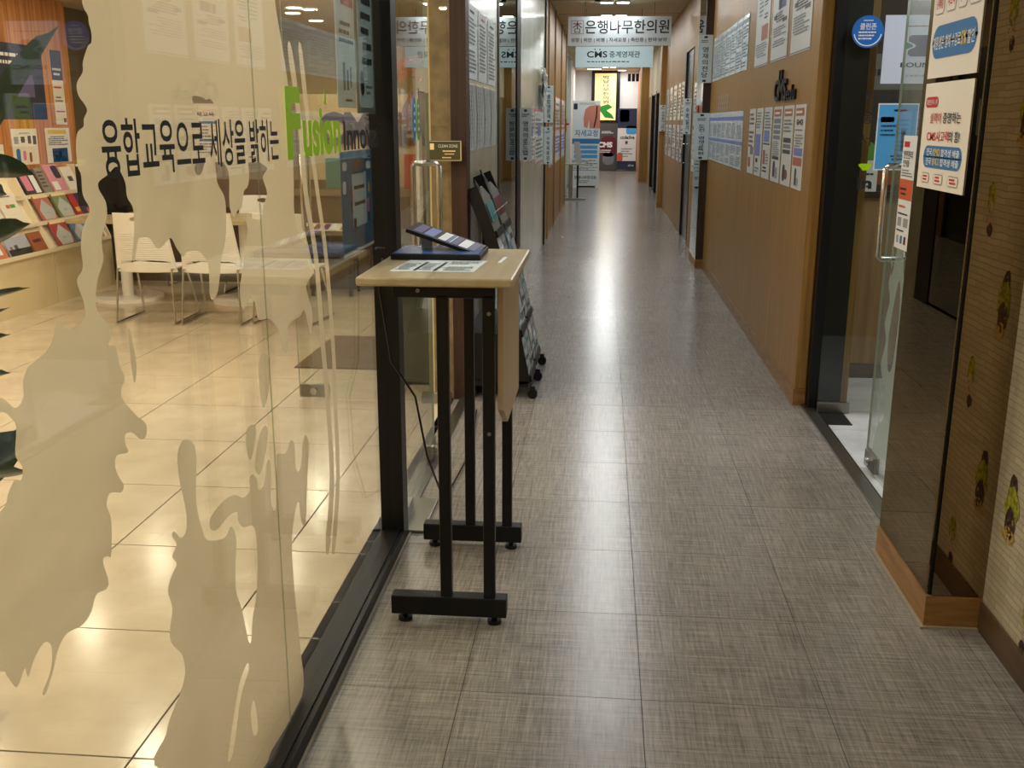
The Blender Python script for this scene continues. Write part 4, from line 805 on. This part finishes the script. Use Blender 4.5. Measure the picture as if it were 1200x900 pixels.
# ================================================================== BROCHURE RACK
rk = empty('brochure_rack', (-.55, 6.05, 0), 'tall leaning black brochure rack on casters against the pale stone wall', 'rack')
prof = [(-.728, 1.26), (-.652, 1.08), (-.588, .90), (-.530, .68), (-.476, .46), (-.434, .26), (-.402, .09)]
def pr(t):      # point on the leaning profile, t 0 (bottom) .. 1 (top)
    L = [0]; q = prof[::-1]
    for i in range(len(q) - 1): L.append(L[-1] + math.dist(q[i], q[i + 1]))
    d = t * L[-1]
    for i in range(len(q) - 1):
        if d <= L[i + 1] + 1e-9: k = (d - L[i]) / (L[i + 1] - L[i]); return (q[i][0] + (q[i + 1][0] - q[i][0]) * k, q[i][1] + (q[i + 1][1] - q[i][1]) * k)
    return q[-1]
def strip(mb, y0, y1, t0, t1, off, th, m, n=8, round_top=False):
    a = []; 
    for i in range(n + 1):
        t = t0 + (t1 - t0) * i / n; x, z = pr(t); x2, z2 = pr(min(t + .01, 1)); x1, z1 = pr(max(t - .01, 0)); d = Vector((x2 - x1, 0, z2 - z1)).normalized(); nn = Vector((d.z, 0, -d.x))
        k = 0
        if round_top: f = max(0, (t - (t1 - .10 * (t1 - t0) - .03)) / (.10 * (t1 - t0) + .03)); k = (y1 - y0) / 2 * (1 - math.sqrt(max(0, 1 - f * f)))
        for (yy, o_) in ((y0 + k, off), (y1 - k, off), (y1 - k, off + th), (y0 + k, off + th)): a.append(Vector((x, yy, z)) + nn * o_)
    fs = []
    for i in range(n):
        for k in range(4): fs.append((i * 4 + k, i * 4 + (k + 1) % 4, i * 4 + 4 + (k + 1) % 4, i * 4 + 4 + k))
    fs += [(3, 2, 1, 0), (n * 4, n * 4 + 1, n * 4 + 2, n * 4 + 3)]; mb.faces(a, fs, m)
for y in (5.60, 6.00, 6.02, 6.44):
    s = MB(); strip(s, y, y + .018, 0, .94 if y < 6.01 else .98, -.055, .068, black_metal); s.build('side_rail', rk)
grey_board = mat('rack_header_board', (112, 112, 108), .4)
s = MB(); strip(s, 5.62, 6.0, 0, .97, -.022, .01, black_metal, 8, True); s.build('back_board', rk)
s = MB(); strip(s, 6.04, 6.44, 0, 1, -.022, .01, black_metal, 8, True); s.build('back_board', rk)
tiers = [(.02, .20), (.24, .44), (.47, .68), (.71, .93)]
for ti, (a, b) in enumerate(tiers):
    for y0, y1 in ((5.618, 6.0), (6.038, 6.44)):
        s = MB(); strip(s, y0, y1, a - .02, a + .012, -.012, .036, black_metal, 2); s.build('pocket', rk)
        s = MB(); x, z = pr(a + .09); s.tube([(x + .035, y0, z + .01), (x + .035, y1, z + .01)], .003, steel_dull, 6); s.build('pocket_wire', rk)
s = MB(); s.box(-.76, -.44, 5.62, 6.42, .10, .37, black_plastic); s.build('base_box', rk)
s = MB(); s.box(-.755, -.40, 5.60, 5.63, .07, .10, black_metal); s.box(-.755, -.40, 6.42, 6.45, .07, .10, black_metal); s.build('base_frame', rk)
s = MB(); s.box(-.757, -.735, 5.60, 5.62, .1, 1.1, black_metal); s.box(-.757, -.735, 6.43, 6.45, .1, 1.1, black_metal); s.build('rear_upright', rk)
for x, y in ((-.375, 5.61), (-.372, 6.03), (-.37, 6.45), (-.73, 5.61), (-.73, 6.45)):
    s = MB(); s.cyl((x, y - .014, .028), (x, y + .014, .028), .028, black_plastic, 16); s.box(x - .014, x + .014, y - .018, y + .018, .05, .075, black_metal); s.build('caster', rk)
tn = ('bottom', 'second lowest', 'second highest', 'top'); bc = [(184, 196, 204), (160, 172, 178), (200, 206, 208), (150, 162, 172), (110, 150, 172), (176, 188, 196)]
k = 0
for ti, (a, b) in enumerate(tiers):
    for ci, (y0, y1) in enumerate(((5.63, 5.985), (6.05, 6.425))):
        n = 1 if ti == 3 else 2
        for j in range(n):
            w = (y1 - y0) / n; s = MB(); yy = y0 + j * w
            m_ = mat('rack_header_board') if ti == 3 else mat('brochure_%d' % (k % 6), bc[k % 6], .3); strip(s, yy + .004, yy + w - .004, a + .005, b + (.02 if ti < 3 else 0), -.004, .014 + .004 * (k % 2), m_, 4, ti == 3)
            pos = '' if n == 1 else (', left one', ', right one')[j]
            o = s.build('brochure', None, label='brochure in the %s pocket, %s column of the rack%s' % (tn[ti], ('near', 'far')[ci], pos), cat='brochure')
            p = MB(); r = random.Random(k); cls = ['lightgrey', 'charcoal', 'grey', 'teal', 'white', 'greyink']
            if ti == 3: strip(p, yy + .03, yy + w - .03, a + .05, b - .08, .0148, .0008, C['teal' if ci == 0 else 'maroon'], 3)
            else:
                for q in range(3): t0 = a + .03 + (b - a) * .3 * q; strip(p, yy + .015, yy + w - .02 - .05 * r.random(), t0, t0 + (b - a) * r.uniform(.05, .2), .0148, .0008, C[cls[(k + q) % 6]], 2)
            p.build('print', o); k += 1

# ================================================================== LEFT ROOM
# plank clad wall with notices
wl = MB(); wl.box(-5.3, -5.13, 2.0, 9.75, 0, RZ, grout); wall_planks = struct('wall_left_room', wl); first = None
for i in range(56):
    y0 = 2.0 + i * .138
    if y0 + .136 > 9.75: break
    s = MB(); s.box(-5.13, -5.10, y0 + .002, y0 + .136, 0, RZ, oak_warm)
    if first is None: first = s.build('plank', wall_planks, origin=(-5.115, y0 + .069, 0))
    else: o = first.copy(); COL.objects.link(o); o.parent = wall_planks; o.location = Vector((-5.115, y0 + .069, 0)) - wloc(wall_planks)
s = MB(); s.box(-5.45, -5.3, 2, 13.1, 0, RZ, olive); s.box(-5.4, -5.3, -1.5, 2.05, 0, RZ, beige_wall); struct('wall_room_outer', s)
s = MB(); s.box(-5.4, -.9, 13, 13.1, 0, RZ, beige_wall); struct('wall_room_back', s)
s = MB(); s.box(-5.13, -5.08, 2.0, 9.75, 1.08, 1.16, oak_warm); s.build('ledge', wall_planks)
def room_sheet(label, p_tl, p_br, spec, base):
    a = at_x(p_tl[0], p_tl[1], -5.098); b = at_x(p_br[0], p_br[1], -5.098)
    return sheet('notice', label, 'notice', (-5.0995, a.y, b.z), LW_U, b.y - a.y, a.z - b.z, spec, base)
room_sheet('large navy poster half hidden by the plant on the plank wall of the room', (-20, 46), (56, 140), [('l', (.1, .7, .9, .9), 'white', 2), ('r', (.3, .3, .8, .6), 'violet')], mat('navy_poster', (40, 44, 66), .5))
room_sheet('tall notice with dark red-lettered heading above white price tables on the plank wall', (57, 58), (79, 146), [('r', (0, .6, 1, 1), 'navy'), ('l', (.15, .85, .9, .92), 'red', 1), ('l', (.1, .65, .9, .78), 'white', 2), ('l', (.1, .48, .9, .53), 'red', 1), ('l', (.1, .3, .9, .44), 'greyink', 3), ('l', (.1, .16, .9, .2), 'red', 1), ('r', (.7, .03, .95, .09), 'brown')], paper_warm)
room_sheet('white sheet with small blue and red drawings on the plank wall', (12, 151), (47, 196), [('r', (.08, .62, .25, .8), 'grey'), ('r', (.35, .65, .5, .8), 'charcoal'), ('r', (.62, .62, .75, .82), 'charcoal'), ('r', (.82, .6, .95, .82), 'charcoal'), ('R', (.12, .12, .28, .5), 'blue', .06), ('R', (.38, .2, .5, .45), 'pink', .05), ('R', (.62, .15, .72, .4), 'brown', .04), ('l', (.3, .86, .95, .92), 'greyink', 1)], paper_warm)
room_sheet('white sheet with a yellow heading and a dark picture on the plank wall', (52, 150), (85, 194), [('r', (.1, .85, .85, .95), 'yellow'), ('l', (.1, .55, .9, .8), 'charcoal', 5), ('r', (.22, .12, .85, .48), 'navy'), ('R', (.3, .14, .5, .3), 'skin', .05), ('R', (.55, .14, .78, .26), 'skin', .05), ('R', (.45, .18, .6, .42), 'lilac', .05)], paper_warm)
room_sheet('narrow white sheet at the left picture edge on the plank wall', (-14, 170), (7, 199), [('r', (.6, .2, .9, .5), 'navy'), ('r', (.2, .5, .6, .8), 'pink')], paper_warm)
# stepped book display
bd = empty('book_display', (-4.9, 8.1, 0), 'long low white book display with sloping tiers along the plank wall', 'display shelf')
for y0, y1 in ((4.3, 6.33), (6.335, 8.365), (8.37, 9.45)):
    s = MB(); s.box(-4.72, -4.70, y0, y1 - .004, 0, .475, mat('cream_board', (232, 214, 176), .45)); s.build('front_panel', bd)
wb = mat('white_board', (244, 232, 206), .4)
s = MB(); s.box(-5.08, -4.72, 4.3, 9.44, .0, .45, wb); s.build('plinth_box', bd)
s = MB(); s.prism([(-4.72, 4.3, .45), (-5.07, 4.3, .45), (-5.07, 4.3, 1.09)], (0, 5.14, 0), wb); s.build('sloping_back', bd)
for y in (4.3, 6.33, 8.365, 9.43):
    s = MB(); s.prism([(-4.70, y, .45), (-5.075, y, .45), (-5.075, y, 1.14), (-5.0, y, 1.14)], (0, .02, 0), wb); s.build('divider', bd)
for t in (.0, .34, .68):
    x, z = -4.72 - .35 * t, .45 + .64 * t; s = MB(); s.box(x - .02, x + .05, 4.32, 9.43, z, z + .012, wb); s.box(x + .044, x + .05, 4.32, 9.43, z + .012, z + .035, wb); s.build('ledge', bd)
def display_book(label, y0, w, tier, h, col, extra=None):
    t = (.0, .34, .68)[tier]; x, z = -4.72 - .35 * t, .45 + .64 * t; V_ = Vector((-.42, 0, .9)).normalized(); O_ = Vector((x + .026, y0, z + .014))
    return sheet('book', label, 'book', O_, LW_U, w, h, extra or [], col, .016, V=V_)
dia = lambda: [('r', (0, .9, 1, 1), 'cream'), ('p', None, 'lightgrey', [(.12, .08), (.88, .08), (.98, .45), (.5, .86), (.02, .45)]), ('l', (.35, .3, .65, .4), 'greyink', 2)]
mk = lambda n, c: mat('cover_' + n, c, .4)
display_book('dark magazine with white panels on the top tier of the book display', 8.45, .27, 2, .24, mk('dark', (48, 44, 60)), [('r', (.1, .2, .5, .8), 'pink'), ('r', (.6, .1, .9, .85), 'white')])
display_book('grey speckled book on the top tier of the book display', 8.75, .13, 2, .25, mk('speck', (150, 138, 124)), [('l', (.1, .1, .9, .9), 'charcoal', 6)])
display_book('pink and white magazine with blue figure on the top tier of the book display', 8.91, .24, 2, .27, mk('pinkish', (222, 150, 170)), [('R', (.5, .5, .95, .95), 'navy', .1), ('r', (.1, .1, .5, .4), 'white')])
display_book('white magazine at the right end of the top tier of the book display', 9.18, .2, 2, .24, mk('white', (236, 230, 220)), [('r', (.3, .4, .7, .6), 'charcoal')])
display_book('red book with pale diamond on the middle tier of the book display', 8.47, .23, 1, .24, mk('redish', (196, 110, 100)), dia())
display_book('green book with pale diamond on the middle tier of the book display', 8.77, .24, 1, .24, mk('greenish', (122, 138, 96)), dia())
display_book('red edged book beside the navy one on the middle tier of the display', 9.04, .11, 1, .22, mk('crimson', (186, 40, 50)), [('r', (.2, .2, .8, .4), 'yellow')])
display_book('navy book with yellow figure on the middle tier of the display', 9.16, .2, 1, .22, mk('navy', (44, 50, 100)), [('R', (.3, .4, .7, .7), 'yellow', .1), ('R', (.4, .1, .7, .3), 'orange', .08)])
display_book('dark red book with pale diamond on the bottom tier of the display', 8.48, .25, 0, .24, mk('deepred', (176, 70, 76)), dia())
display_book('blue book with pale diamond on the bottom tier of the display', 8.80, .24, 0, .24, mk('bluish', (96, 120, 160)), dia())
display_book('rust red book with pale diamond at the right of the bottom tier of the display', 9.08, .2, 0, .24, mk('rust', (196, 100, 84)), dia())
display_book('white booklet with green squares left of the divider on the middle tier', 7.95, .26, 1, .30, mk('white', (236, 230, 220)), [('r', (.3, .55, .5, .65), 'orange'), ('r', (.52, .55, .8, .65), 'green'), ('l', (.1, .85, .9, .93), 'greyink', 1)])
display_book('white booklet with orange corner at the left picture edge on the middle tier', 7.66, .26, 1, .26, mk('white', (236, 230, 220)), [('r', (.0, .6, .4, .9), 'orange'), ('r', (.5, .6, .7, .8), 'red')])
display_book('landscape picture book with a dark skyline on the bottom tier left of the divider', 7.72, .32, 0, .17, mk('skyline', (170, 176, 196)), [('r', (0, .0, 1, .4), 'ink'), ('r', (.3, .3, .45, .6), 'charcoal'), ('r', (.1, .3, .2, .55), 'brown')])
display_book('brown book on the bottom tier left of the divider', 8.07, .2, 0, .18, mk('brown', (156, 92, 60)), [('r', (.2, .5, .8, .65), 'maroon')])
display_book('orange edged book at the left picture edge on the bottom tier', 7.5, .18, 0, .15, mk('orangeedge', (206, 120, 90)), [('r', (.2, .3, .7, .7), 'white')])
# white chairs
def chair():
    e = empty('white_chair', (0, 0, 0), 'x', 'chair', 'white slatted plastic chairs on chrome sled frames')
    nu, nv = 24, 110; P = []; 
    for j in range(nv + 1):
        v = j / nv; z = .40 + v * .46; half = .245 - .045 * v
        for i in range(nu + 1):
            u = i / nu * 2 - 1; y = -.02 * v * 2 + .05 * (u * u) - .06 * (1 - v) ** 2 * 0; rib = .006 * (math.sin(v * 2 * math.pi * 27) if .22 < v < .66 and abs(u) < .8 else 0)
            P.append((u * half, y - .05 * v + rib, z))
    fs = []
    for j in range(nv):
        for i in range(nu):
            u = (i + .5) / nu * 2 - 1; v = (j + .5) / nv
            if (u / .28) ** 2 + ((v - .90) / .045) ** 2 < 1: continue
            if abs(u) < .84 and .12 + .05 * (1 - u * u) < v < .165 + .05 * (1 - u * u): continue
            a = j * (nu + 1) + i; fs.append((a, a + 1, a + nu + 2, a + nu + 1))
    s = MB(); s.faces(P, fs, white_plastic, True); b = s.build('backrest', e, origin=(0, 0, 0)); sm = b.modifiers.new('solidify', 'SOLIDIFY'); sm.thickness = .012
    s = MB(); n = 10; P = []
    for j in range(n + 1):
        v = j / n
        for i in range(n + 1): u = i / n * 2 - 1; P.append((u * (.235 - .02 * v), .03 + v * .42, .43 + .012 * u * u - .03 * max(0, v - .85) / .15))
    s.faces(P, [(j * (n + 1) + i, j * (n + 1) + i + 1, (j + 1) * (n + 1) + i + 1, (j + 1) * (n + 1) + i) for j in range(n) for i in range(n)], white_plastic, True); b = s.build('seat', e, origin=(0, 0, 0)); sm = b.modifiers.new('solidify', 'SOLIDIFY'); sm.thickness = .014
    for sx in (-1, 1):
        s = MB(); s.tube([(sx * .215, .0, .43), (sx * .235, -.05, .02)], .009, chrome, 8); s.build('leg', e, origin=(0, 0, 0))
        s = MB(); s.tube([(sx * .205, .30, .42), (sx * .235, .44, .02)], .009, chrome, 8); s.build('leg', e, origin=(0, 0, 0))
        s = MB(); s.tube([(sx * .235, -.06, .012), (sx * .235, .45, .012)], .009, chrome, 8); s.build('runner', e, origin=(0, 0, 0))
        s = MB(); s.tube([(sx * .215, .0, .425), (sx * .205, .32, .415)], .008, chrome, 8); s.build('seat_rail', e, origin=(0, 0, 0))
    return e
ch = chair(); ch.location = (-3.52, 7.55, 0); ch['label'] = 'left white chair with its slotted back to the glass beside the book display'
copy_tree(ch, (-2.995, 7.55, 0), 0, 'second white chair from the book display, back to the glass')
copy_tree(ch, (-2.45, 7.6, 0), -.1, 'third white chair from the book display, mostly behind the frosted film')
copy_tree(ch, (-3.2, 9.40, 0), math.pi, 'white chair across the table facing the glass, oval grip hole showing above the film edge')
copy_tree(ch, (-4.35, 9.75, 0), math.pi, 'white chair across the table behind the black monitor')
# table, monitor
tb = empty('meeting_table', (-3.4, 8.7, 0), 'long beige table behind the white chairs', 'table')
s = MB(); s.box(-4.5, -2.72, 8.25, 9.0, .70, .735, desk_top); s.build('tabletop', tb, bevel=.004)
for x in (-4.2, -3.1):
    s = MB(); s.cyl((x, 8.65, .03), (x, 8.65, .70), .05, white_plastic, 20); s.build('pedestal', tb)
    s = MB(); s.cyl((x, 8.65, 0), (x, 8.65, .03), .30, white_plastic, 32); s.build('base', tb)
s = MB(); s.box(-4.45, -2.78, 8.93, 8.96, .12, .66, mat('dark_modesty', (40, 34, 30), .5)); s.build('modesty_panel', tb)
mo_ = empty('monitor', (-4.35, 8.8, .735), 'black monitor on the beige table seen through the gap in the film', 'monitor')
s = MB(); s.box(-4.68, -4.08, 8.84, 8.87, .80, 1.16, black_plastic); s.build('screen', mo_); s = MB(); s.box(-4.42, -4.34, 8.82, 8.86, .74, .82, black_plastic); s.build('stand', mo_); s = MB(); s.box(-4.5, -4.26, 8.74, 8.92, .736, .745, black_plastic); s.build('base', mo_)
s = MB(); s.box(-4.67, -4.09, 8.835, 8.8395, 1.145, 1.165, white_plastic); s.build('top_edge', mo_)
s = MB(); s.box(-5.28, -4.1, 10.4, 10.8, 0, 1.5, mat('dark_cabinet_paint', (54, 46, 40), .4)); s.build('dark_cabinet', None, label='dark cabinet behind the monitor at the back of the room', cat='cabinet')
gp = empty('grey_partition', (-3.3, 10.0, 0), 'low grey partition behind the table with paper sheets on it', 'partition')
s = MB(); s.box(-4.05, -3.0, 9.98, 10.05, .98, 1.9, mat('grey_fabric', (150, 142, 128), .8)); s.build('upper_panel', gp)
s = MB(); s.box(-3.95, -2.2, 9.94, 10.06, 0, .98, mat('taupe_panel', (112, 92, 76), .6)); s.build('lower_panel', gp)
for a in range(9):
    s = MB(); s.box(-3.9, -2.9, 9.925, 9.94, .1 + a * .07, .15 + a * .07, brown_wood); s.build('slat', gp)
sheet('notice', 'white sheet with blue bars on the grey partition behind the film opening', 'notice', tuple(at_y(224, 190, 9.975)), FW_U, .30, .56, [('t', (.1, .78, .9, .86), 'ink', '영재교육', .01), ('r', (.05, .66, .95, .7), 'blue'), ('r', (.05, .36, .95, .4), 'blue'), ('l', (.1, .42, .9, .64), 'greyink', 4), ('l', (.1, .1, .9, .34), 'greyink', 5)], paper_warm)
sheet('notice', 'orange and white sheet right of the blue barred sheet on the grey partition', 'notice', tuple(at_y(259, 190, 9.975)), FW_U, .42, .42, [('r', (.1, .2, .5, .8), 'orange'), ('r', (.55, .5, .9, .8), 'sky'), ('l', (.1, .04, .9, .15), 'greyink', 2)], paper_warm)
# reception desk + sign wall
rc = empty('reception_desk', (-2.3, 9.4, 0), 'taupe reception desk with an upper cream sign panel behind the glass doors', 'reception desk')
s = MB(); s.box(-2.95, -1.25, 9.5, 10.1, 0, .88, mat('taupe_panel')); s.build('body', rc)
s = MB(); s.box(-2.95, -1.25, 9.46, 9.5, .86, .92, mat('taupe_light', (140, 120, 100), .5)); s.build('counter_edge', rc)
s = MB(); s.box(-2.95, -1.0, 9.2, 9.5, .52, .56, mat('taupe_light')); s.build('lower_shelf', rc)
s = MB(); s.box(-2.9, -1.0, 9.35, 9.5, 0, .52, mat('dark_taupe', (84, 68, 56), .6)); s.build('kick_panel', rc)
sw = empty('reception_sign', (-2.1, 10.3, 0), 'cream back panel with big brown letters CMS EDU behind the reception desk', 'sign')
s = MB(); s.box(-3.1, -1.0, 10.3, 10.36, .9, 1.80, mat('cream_sign_panel', (236, 214, 176), .5)); s.build('panel', sw)
s = MB(); put_text(s, 'CMS EDU', (-2.85, 10.298, 1.30), FW_U, ZV, (0, 0, 1.5, .33), mat('dark_brown_letter', (78, 52, 34), .5), .05, 0, .03); s.build('lettering', sw)
for k, (x, c) in enumerate(((-2.60, 'teal'), (-2.35, 'pink'), (-2.1, 'orange'), (-1.85, 'red'), (-1.6, 'pale'))):
    s = MB(); s.box(x, x + .16, 9.52 + .02, 9.70, .925, 1.2 + .04 * (k % 2), C[c]); s.build('leaflet_box', None, label='%s leaflet holder standing on the reception desk top' % ('teal', 'pink', 'orange', 'red', 'pale blue')[k], cat='leaflet holder')
s = MB(); r = random.Random(2)
sheet('leaflet', 'row of patterned red and white flyers on the lower shelf of the reception desk', 'flyers', (-2.85, 9.22, .561), FW_U, .85, .2, [('r', (.02 + i * .1, .1, .02 + i * .1 + .07, .9), ('maroon', 'white', 'brown')[i % 3]) for i in range(10)], paper_warm, V=(0, 1, .25))
s = MB(); s.box(-2.65, -2.2, 8.9, 9.3, .36, .46, mat('blue_cushion', (64, 72, 120), .7)); st = s.build('stool', None, label='blue cushioned stool in front of the reception desk', cat='stool', bevel=.02)
for x, y in ((-2.6, 8.95), (-2.25, 8.95), (-2.6, 9.25), (-2.25, 9.25)):
    s = MB(); s.box(x - .015, x + .015, y - .015, y + .015, 0, .36, black_metal); s.build('leg', st)
s = MB(); s.box(-1.95, -1.38, 6.2, 7.2, .0, .008, noise_mat('brown_mat', (96, 76, 54), (120, 98, 70), (80, 80, 80), .9)); s.build('door_mat', None, label='flat brown door mat on the beige tiles inside the glass doors', cat='door mat')
cb = empty('reflection_block', (-1.15, 6.2, 0), 'low grey green block standing for a reflection inside the open left glass door', 'cabinet')  # solid block put in for a grey green reflection in the door glass
s = MB(); s.box(-1.33, -1.0, 5.85, 6.5, .02, .82, mat('grey_green_paint', (104, 108, 98), .5)); s.build('body', cb); s = MB(); s.box(-1.34, -.99, 5.84, 6.51, .82, .845, mat('dark_top', (50, 44, 36), .4)); s.build('top', cb)
# flowers on a stand
fs_ = empty('flower_arrangement', (-1.45, 8.1, 0), 'round bunch of pink, orange and dark red flowers behind the left door glass', 'flowers')
s = MB(); s.cyl((-1.45, 8.1, 0), (-1.45, 8.1, .02), .16, white_plastic, 24); s.tube([(-1.45, 8.1, .02), (-1.45, 8.1, 1.45)], .025, white_plastic, 12); s.build('stand', fs_)
s = MB(); s.tube([(-1.45, 8.1, 1.45), (-1.45, 8.1, 1.5), (-1.45, 8.1, 1.62), (-1.45, 8.1, 1.76)], [.09, .13, .13, .06], mat('violet_vase', (150, 110, 120), .3), 20); s.build('vase', fs_)
r = random.Random(11)
for k in range(70):
    th_ = r.uniform(0, 2 * math.pi); ph_ = math.acos(r.uniform(-.5, 1)); rr = r.uniform(.8, 1)
    c = Vector((-1.45 + .20 * rr * math.sin(ph_) * math.cos(th_), 8.1 + .19 * rr * math.sin(ph_) * math.sin(th_), 1.90 + .12 * rr * math.cos(ph_)))
    col = mat('petal_dark_red', (150, 20, 34), .6) if c.x > -1.38 else r.choice([mat('petal_pink', (236, 140, 124), .6), mat('petal_orange', (240, 156, 84), .6), mat('petal_rose', (214, 100, 104), .6)])
    s = MB(); 
    for q in range(6):
        a = q * math.pi / 3 + r.random(); d = Vector((math.cos(a), math.sin(a), .5)).normalized(); t = d.cross(Vector((0, 0, 1))).normalized() * .02; s.poly([c, c + d * .022 + t, c + d * .045, c + d * .022 - t], col)
    s.ell(tuple(c), (.014, .014, .014), col, 6, 4); s.build('blossom', fs_)
# potted rubber plant inside the glass, leaves reach in from the left edge
pl = empty('rubber_plant', (-1.42, 1.36, 0), 'dark green rubber plant behind the glass at the left picture edge', 'plant')
s = MB(); s.tube([(-1.42, 1.36, 0), (-1.42, 1.36, .3)], [.14, .18], white_plastic, 24); s.build('pot', pl)
s = MB(); s.cyl((-1.42, 1.36, .27), (-1.42, 1.36, .305), .165, mat('soil', (50, 38, 28), .9), 24); s.build('soil', pl)
s = MB(); s.tube([(-1.42, 1.36, .3), (-1.41, 1.37, .8), (-1.40, 1.38, 1.3), (-1.38, 1.40, 1.62)], [.016, .013, .011, .007], mat('stem_brown', (80, 66, 44), .7), 8); s.build('stem', pl)
leafm = noise_mat('rubber_leaf', (22, 52, 30), (40, 78, 40), (12, 12, 12), .28, 3)
def leaf_blade(base, tip, w, droop=.05, roll=0.):
    base, tip = Vector(base), Vector(tip); d = tip - base; L = d.length; d.normalize(); side = d.cross(Vector((0, 0, 1))).normalized(); upv = side.cross(d); side = (side * math.cos(roll) + upv * math.sin(roll)); upv = side.cross(d)
    s = MB(); P = []; n = 12
    for i in range(n + 1):
        t = i / n; wd = w * math.sin(math.pi * min(1, t * .93 + .05)) ** .8 * (1 if t < .85 else (1 - t) / .15 * .9 + .1) if i < n else .0005
        c = base + d * (L * t) - Vector((0, 0, 1)) * droop * (t ** 2)
        for k in (-1, -.5, 0, .5, 1): P.append(c + side * (wd * k) + upv * (abs(k) * wd * .28))
    fs = [(i * 5 + k, i * 5 + k + 1, i * 5 + k + 6, i * 5 + k + 5) for i in range(n) for k in range(4)]
    s.faces(P, fs, leafm, True)
    s.tube([base, base - d * .03], .004, mat('stem_brown'), 6)
    return s.build('leaf', pl)
def lp_(a, X): return at_x(a[0], a[1], X)
leaf_blade(lp_((-60, 250), -1.12), lp_((69, 30), -1.05), .075, .0, .9)
leaf_blade(lp_((-50, 190), -1.16), lp_((40, 205), -1.10), .030, .0, .8)
leaf_blade(lp_((-60, 300), -1.16), lp_((36, 262), -1.08), .036, .0, .9)
leaf_blade(lp_((-60, 362), -1.16), lp_((35, 337), -1.10), .016, .0, .7)
leaf_blade(lp_((-60, 395), -1.14), lp_((12, 360), -1.10), .014, .0, .7)
leaf_blade(lp_((-60, 415), -1.14), lp_((12, 392), -1.10), .018, .0, .7)
leaf_blade(lp_((-60, 450), -1.14), lp_((13, 437), -1.08), .020, .0, .7)
leaf_blade(lp_((-60, 600), -1.14), lp_((30, 500), -1.0), .050, .0, .9)
leaf_blade(lp_((-60, 560), -1.14), lp_((34, 552), -.98), .030, .0, .8)
leaf_blade(lp_((-60, 240), -1.2), lp_((8, 228), -1.2), .04, .0, .8)
for k in range(10):
    a = k * 2.4; z = .75 + .08 * k; leaf_blade((-1.42, 1.36, z), (-1.42 + .3 * math.cos(a) * (1 if math.cos(a) < 0 else .5), 1.3 + .26 * math.sin(a) - .15, z + .06), .05, .06)
s = MB(); s.box(-1.90, -1.60, 2.06, 2.30, .0, .10, mat('navy_box', (40, 36, 70), .5)); s.build('navy_box', None, label='navy box edge on the room floor at the left picture edge', cat='box')
for o in bpy.data.objects:
    if '_w' in o: del o['_w']

import sys
for o in bpy.data.objects:
    if o.parent is None and 'label' in o and not 4 <= len(o['label'].split()) <= 16: print('LONG', len(o['label'].split()), o['label'], file=sys.stderr)
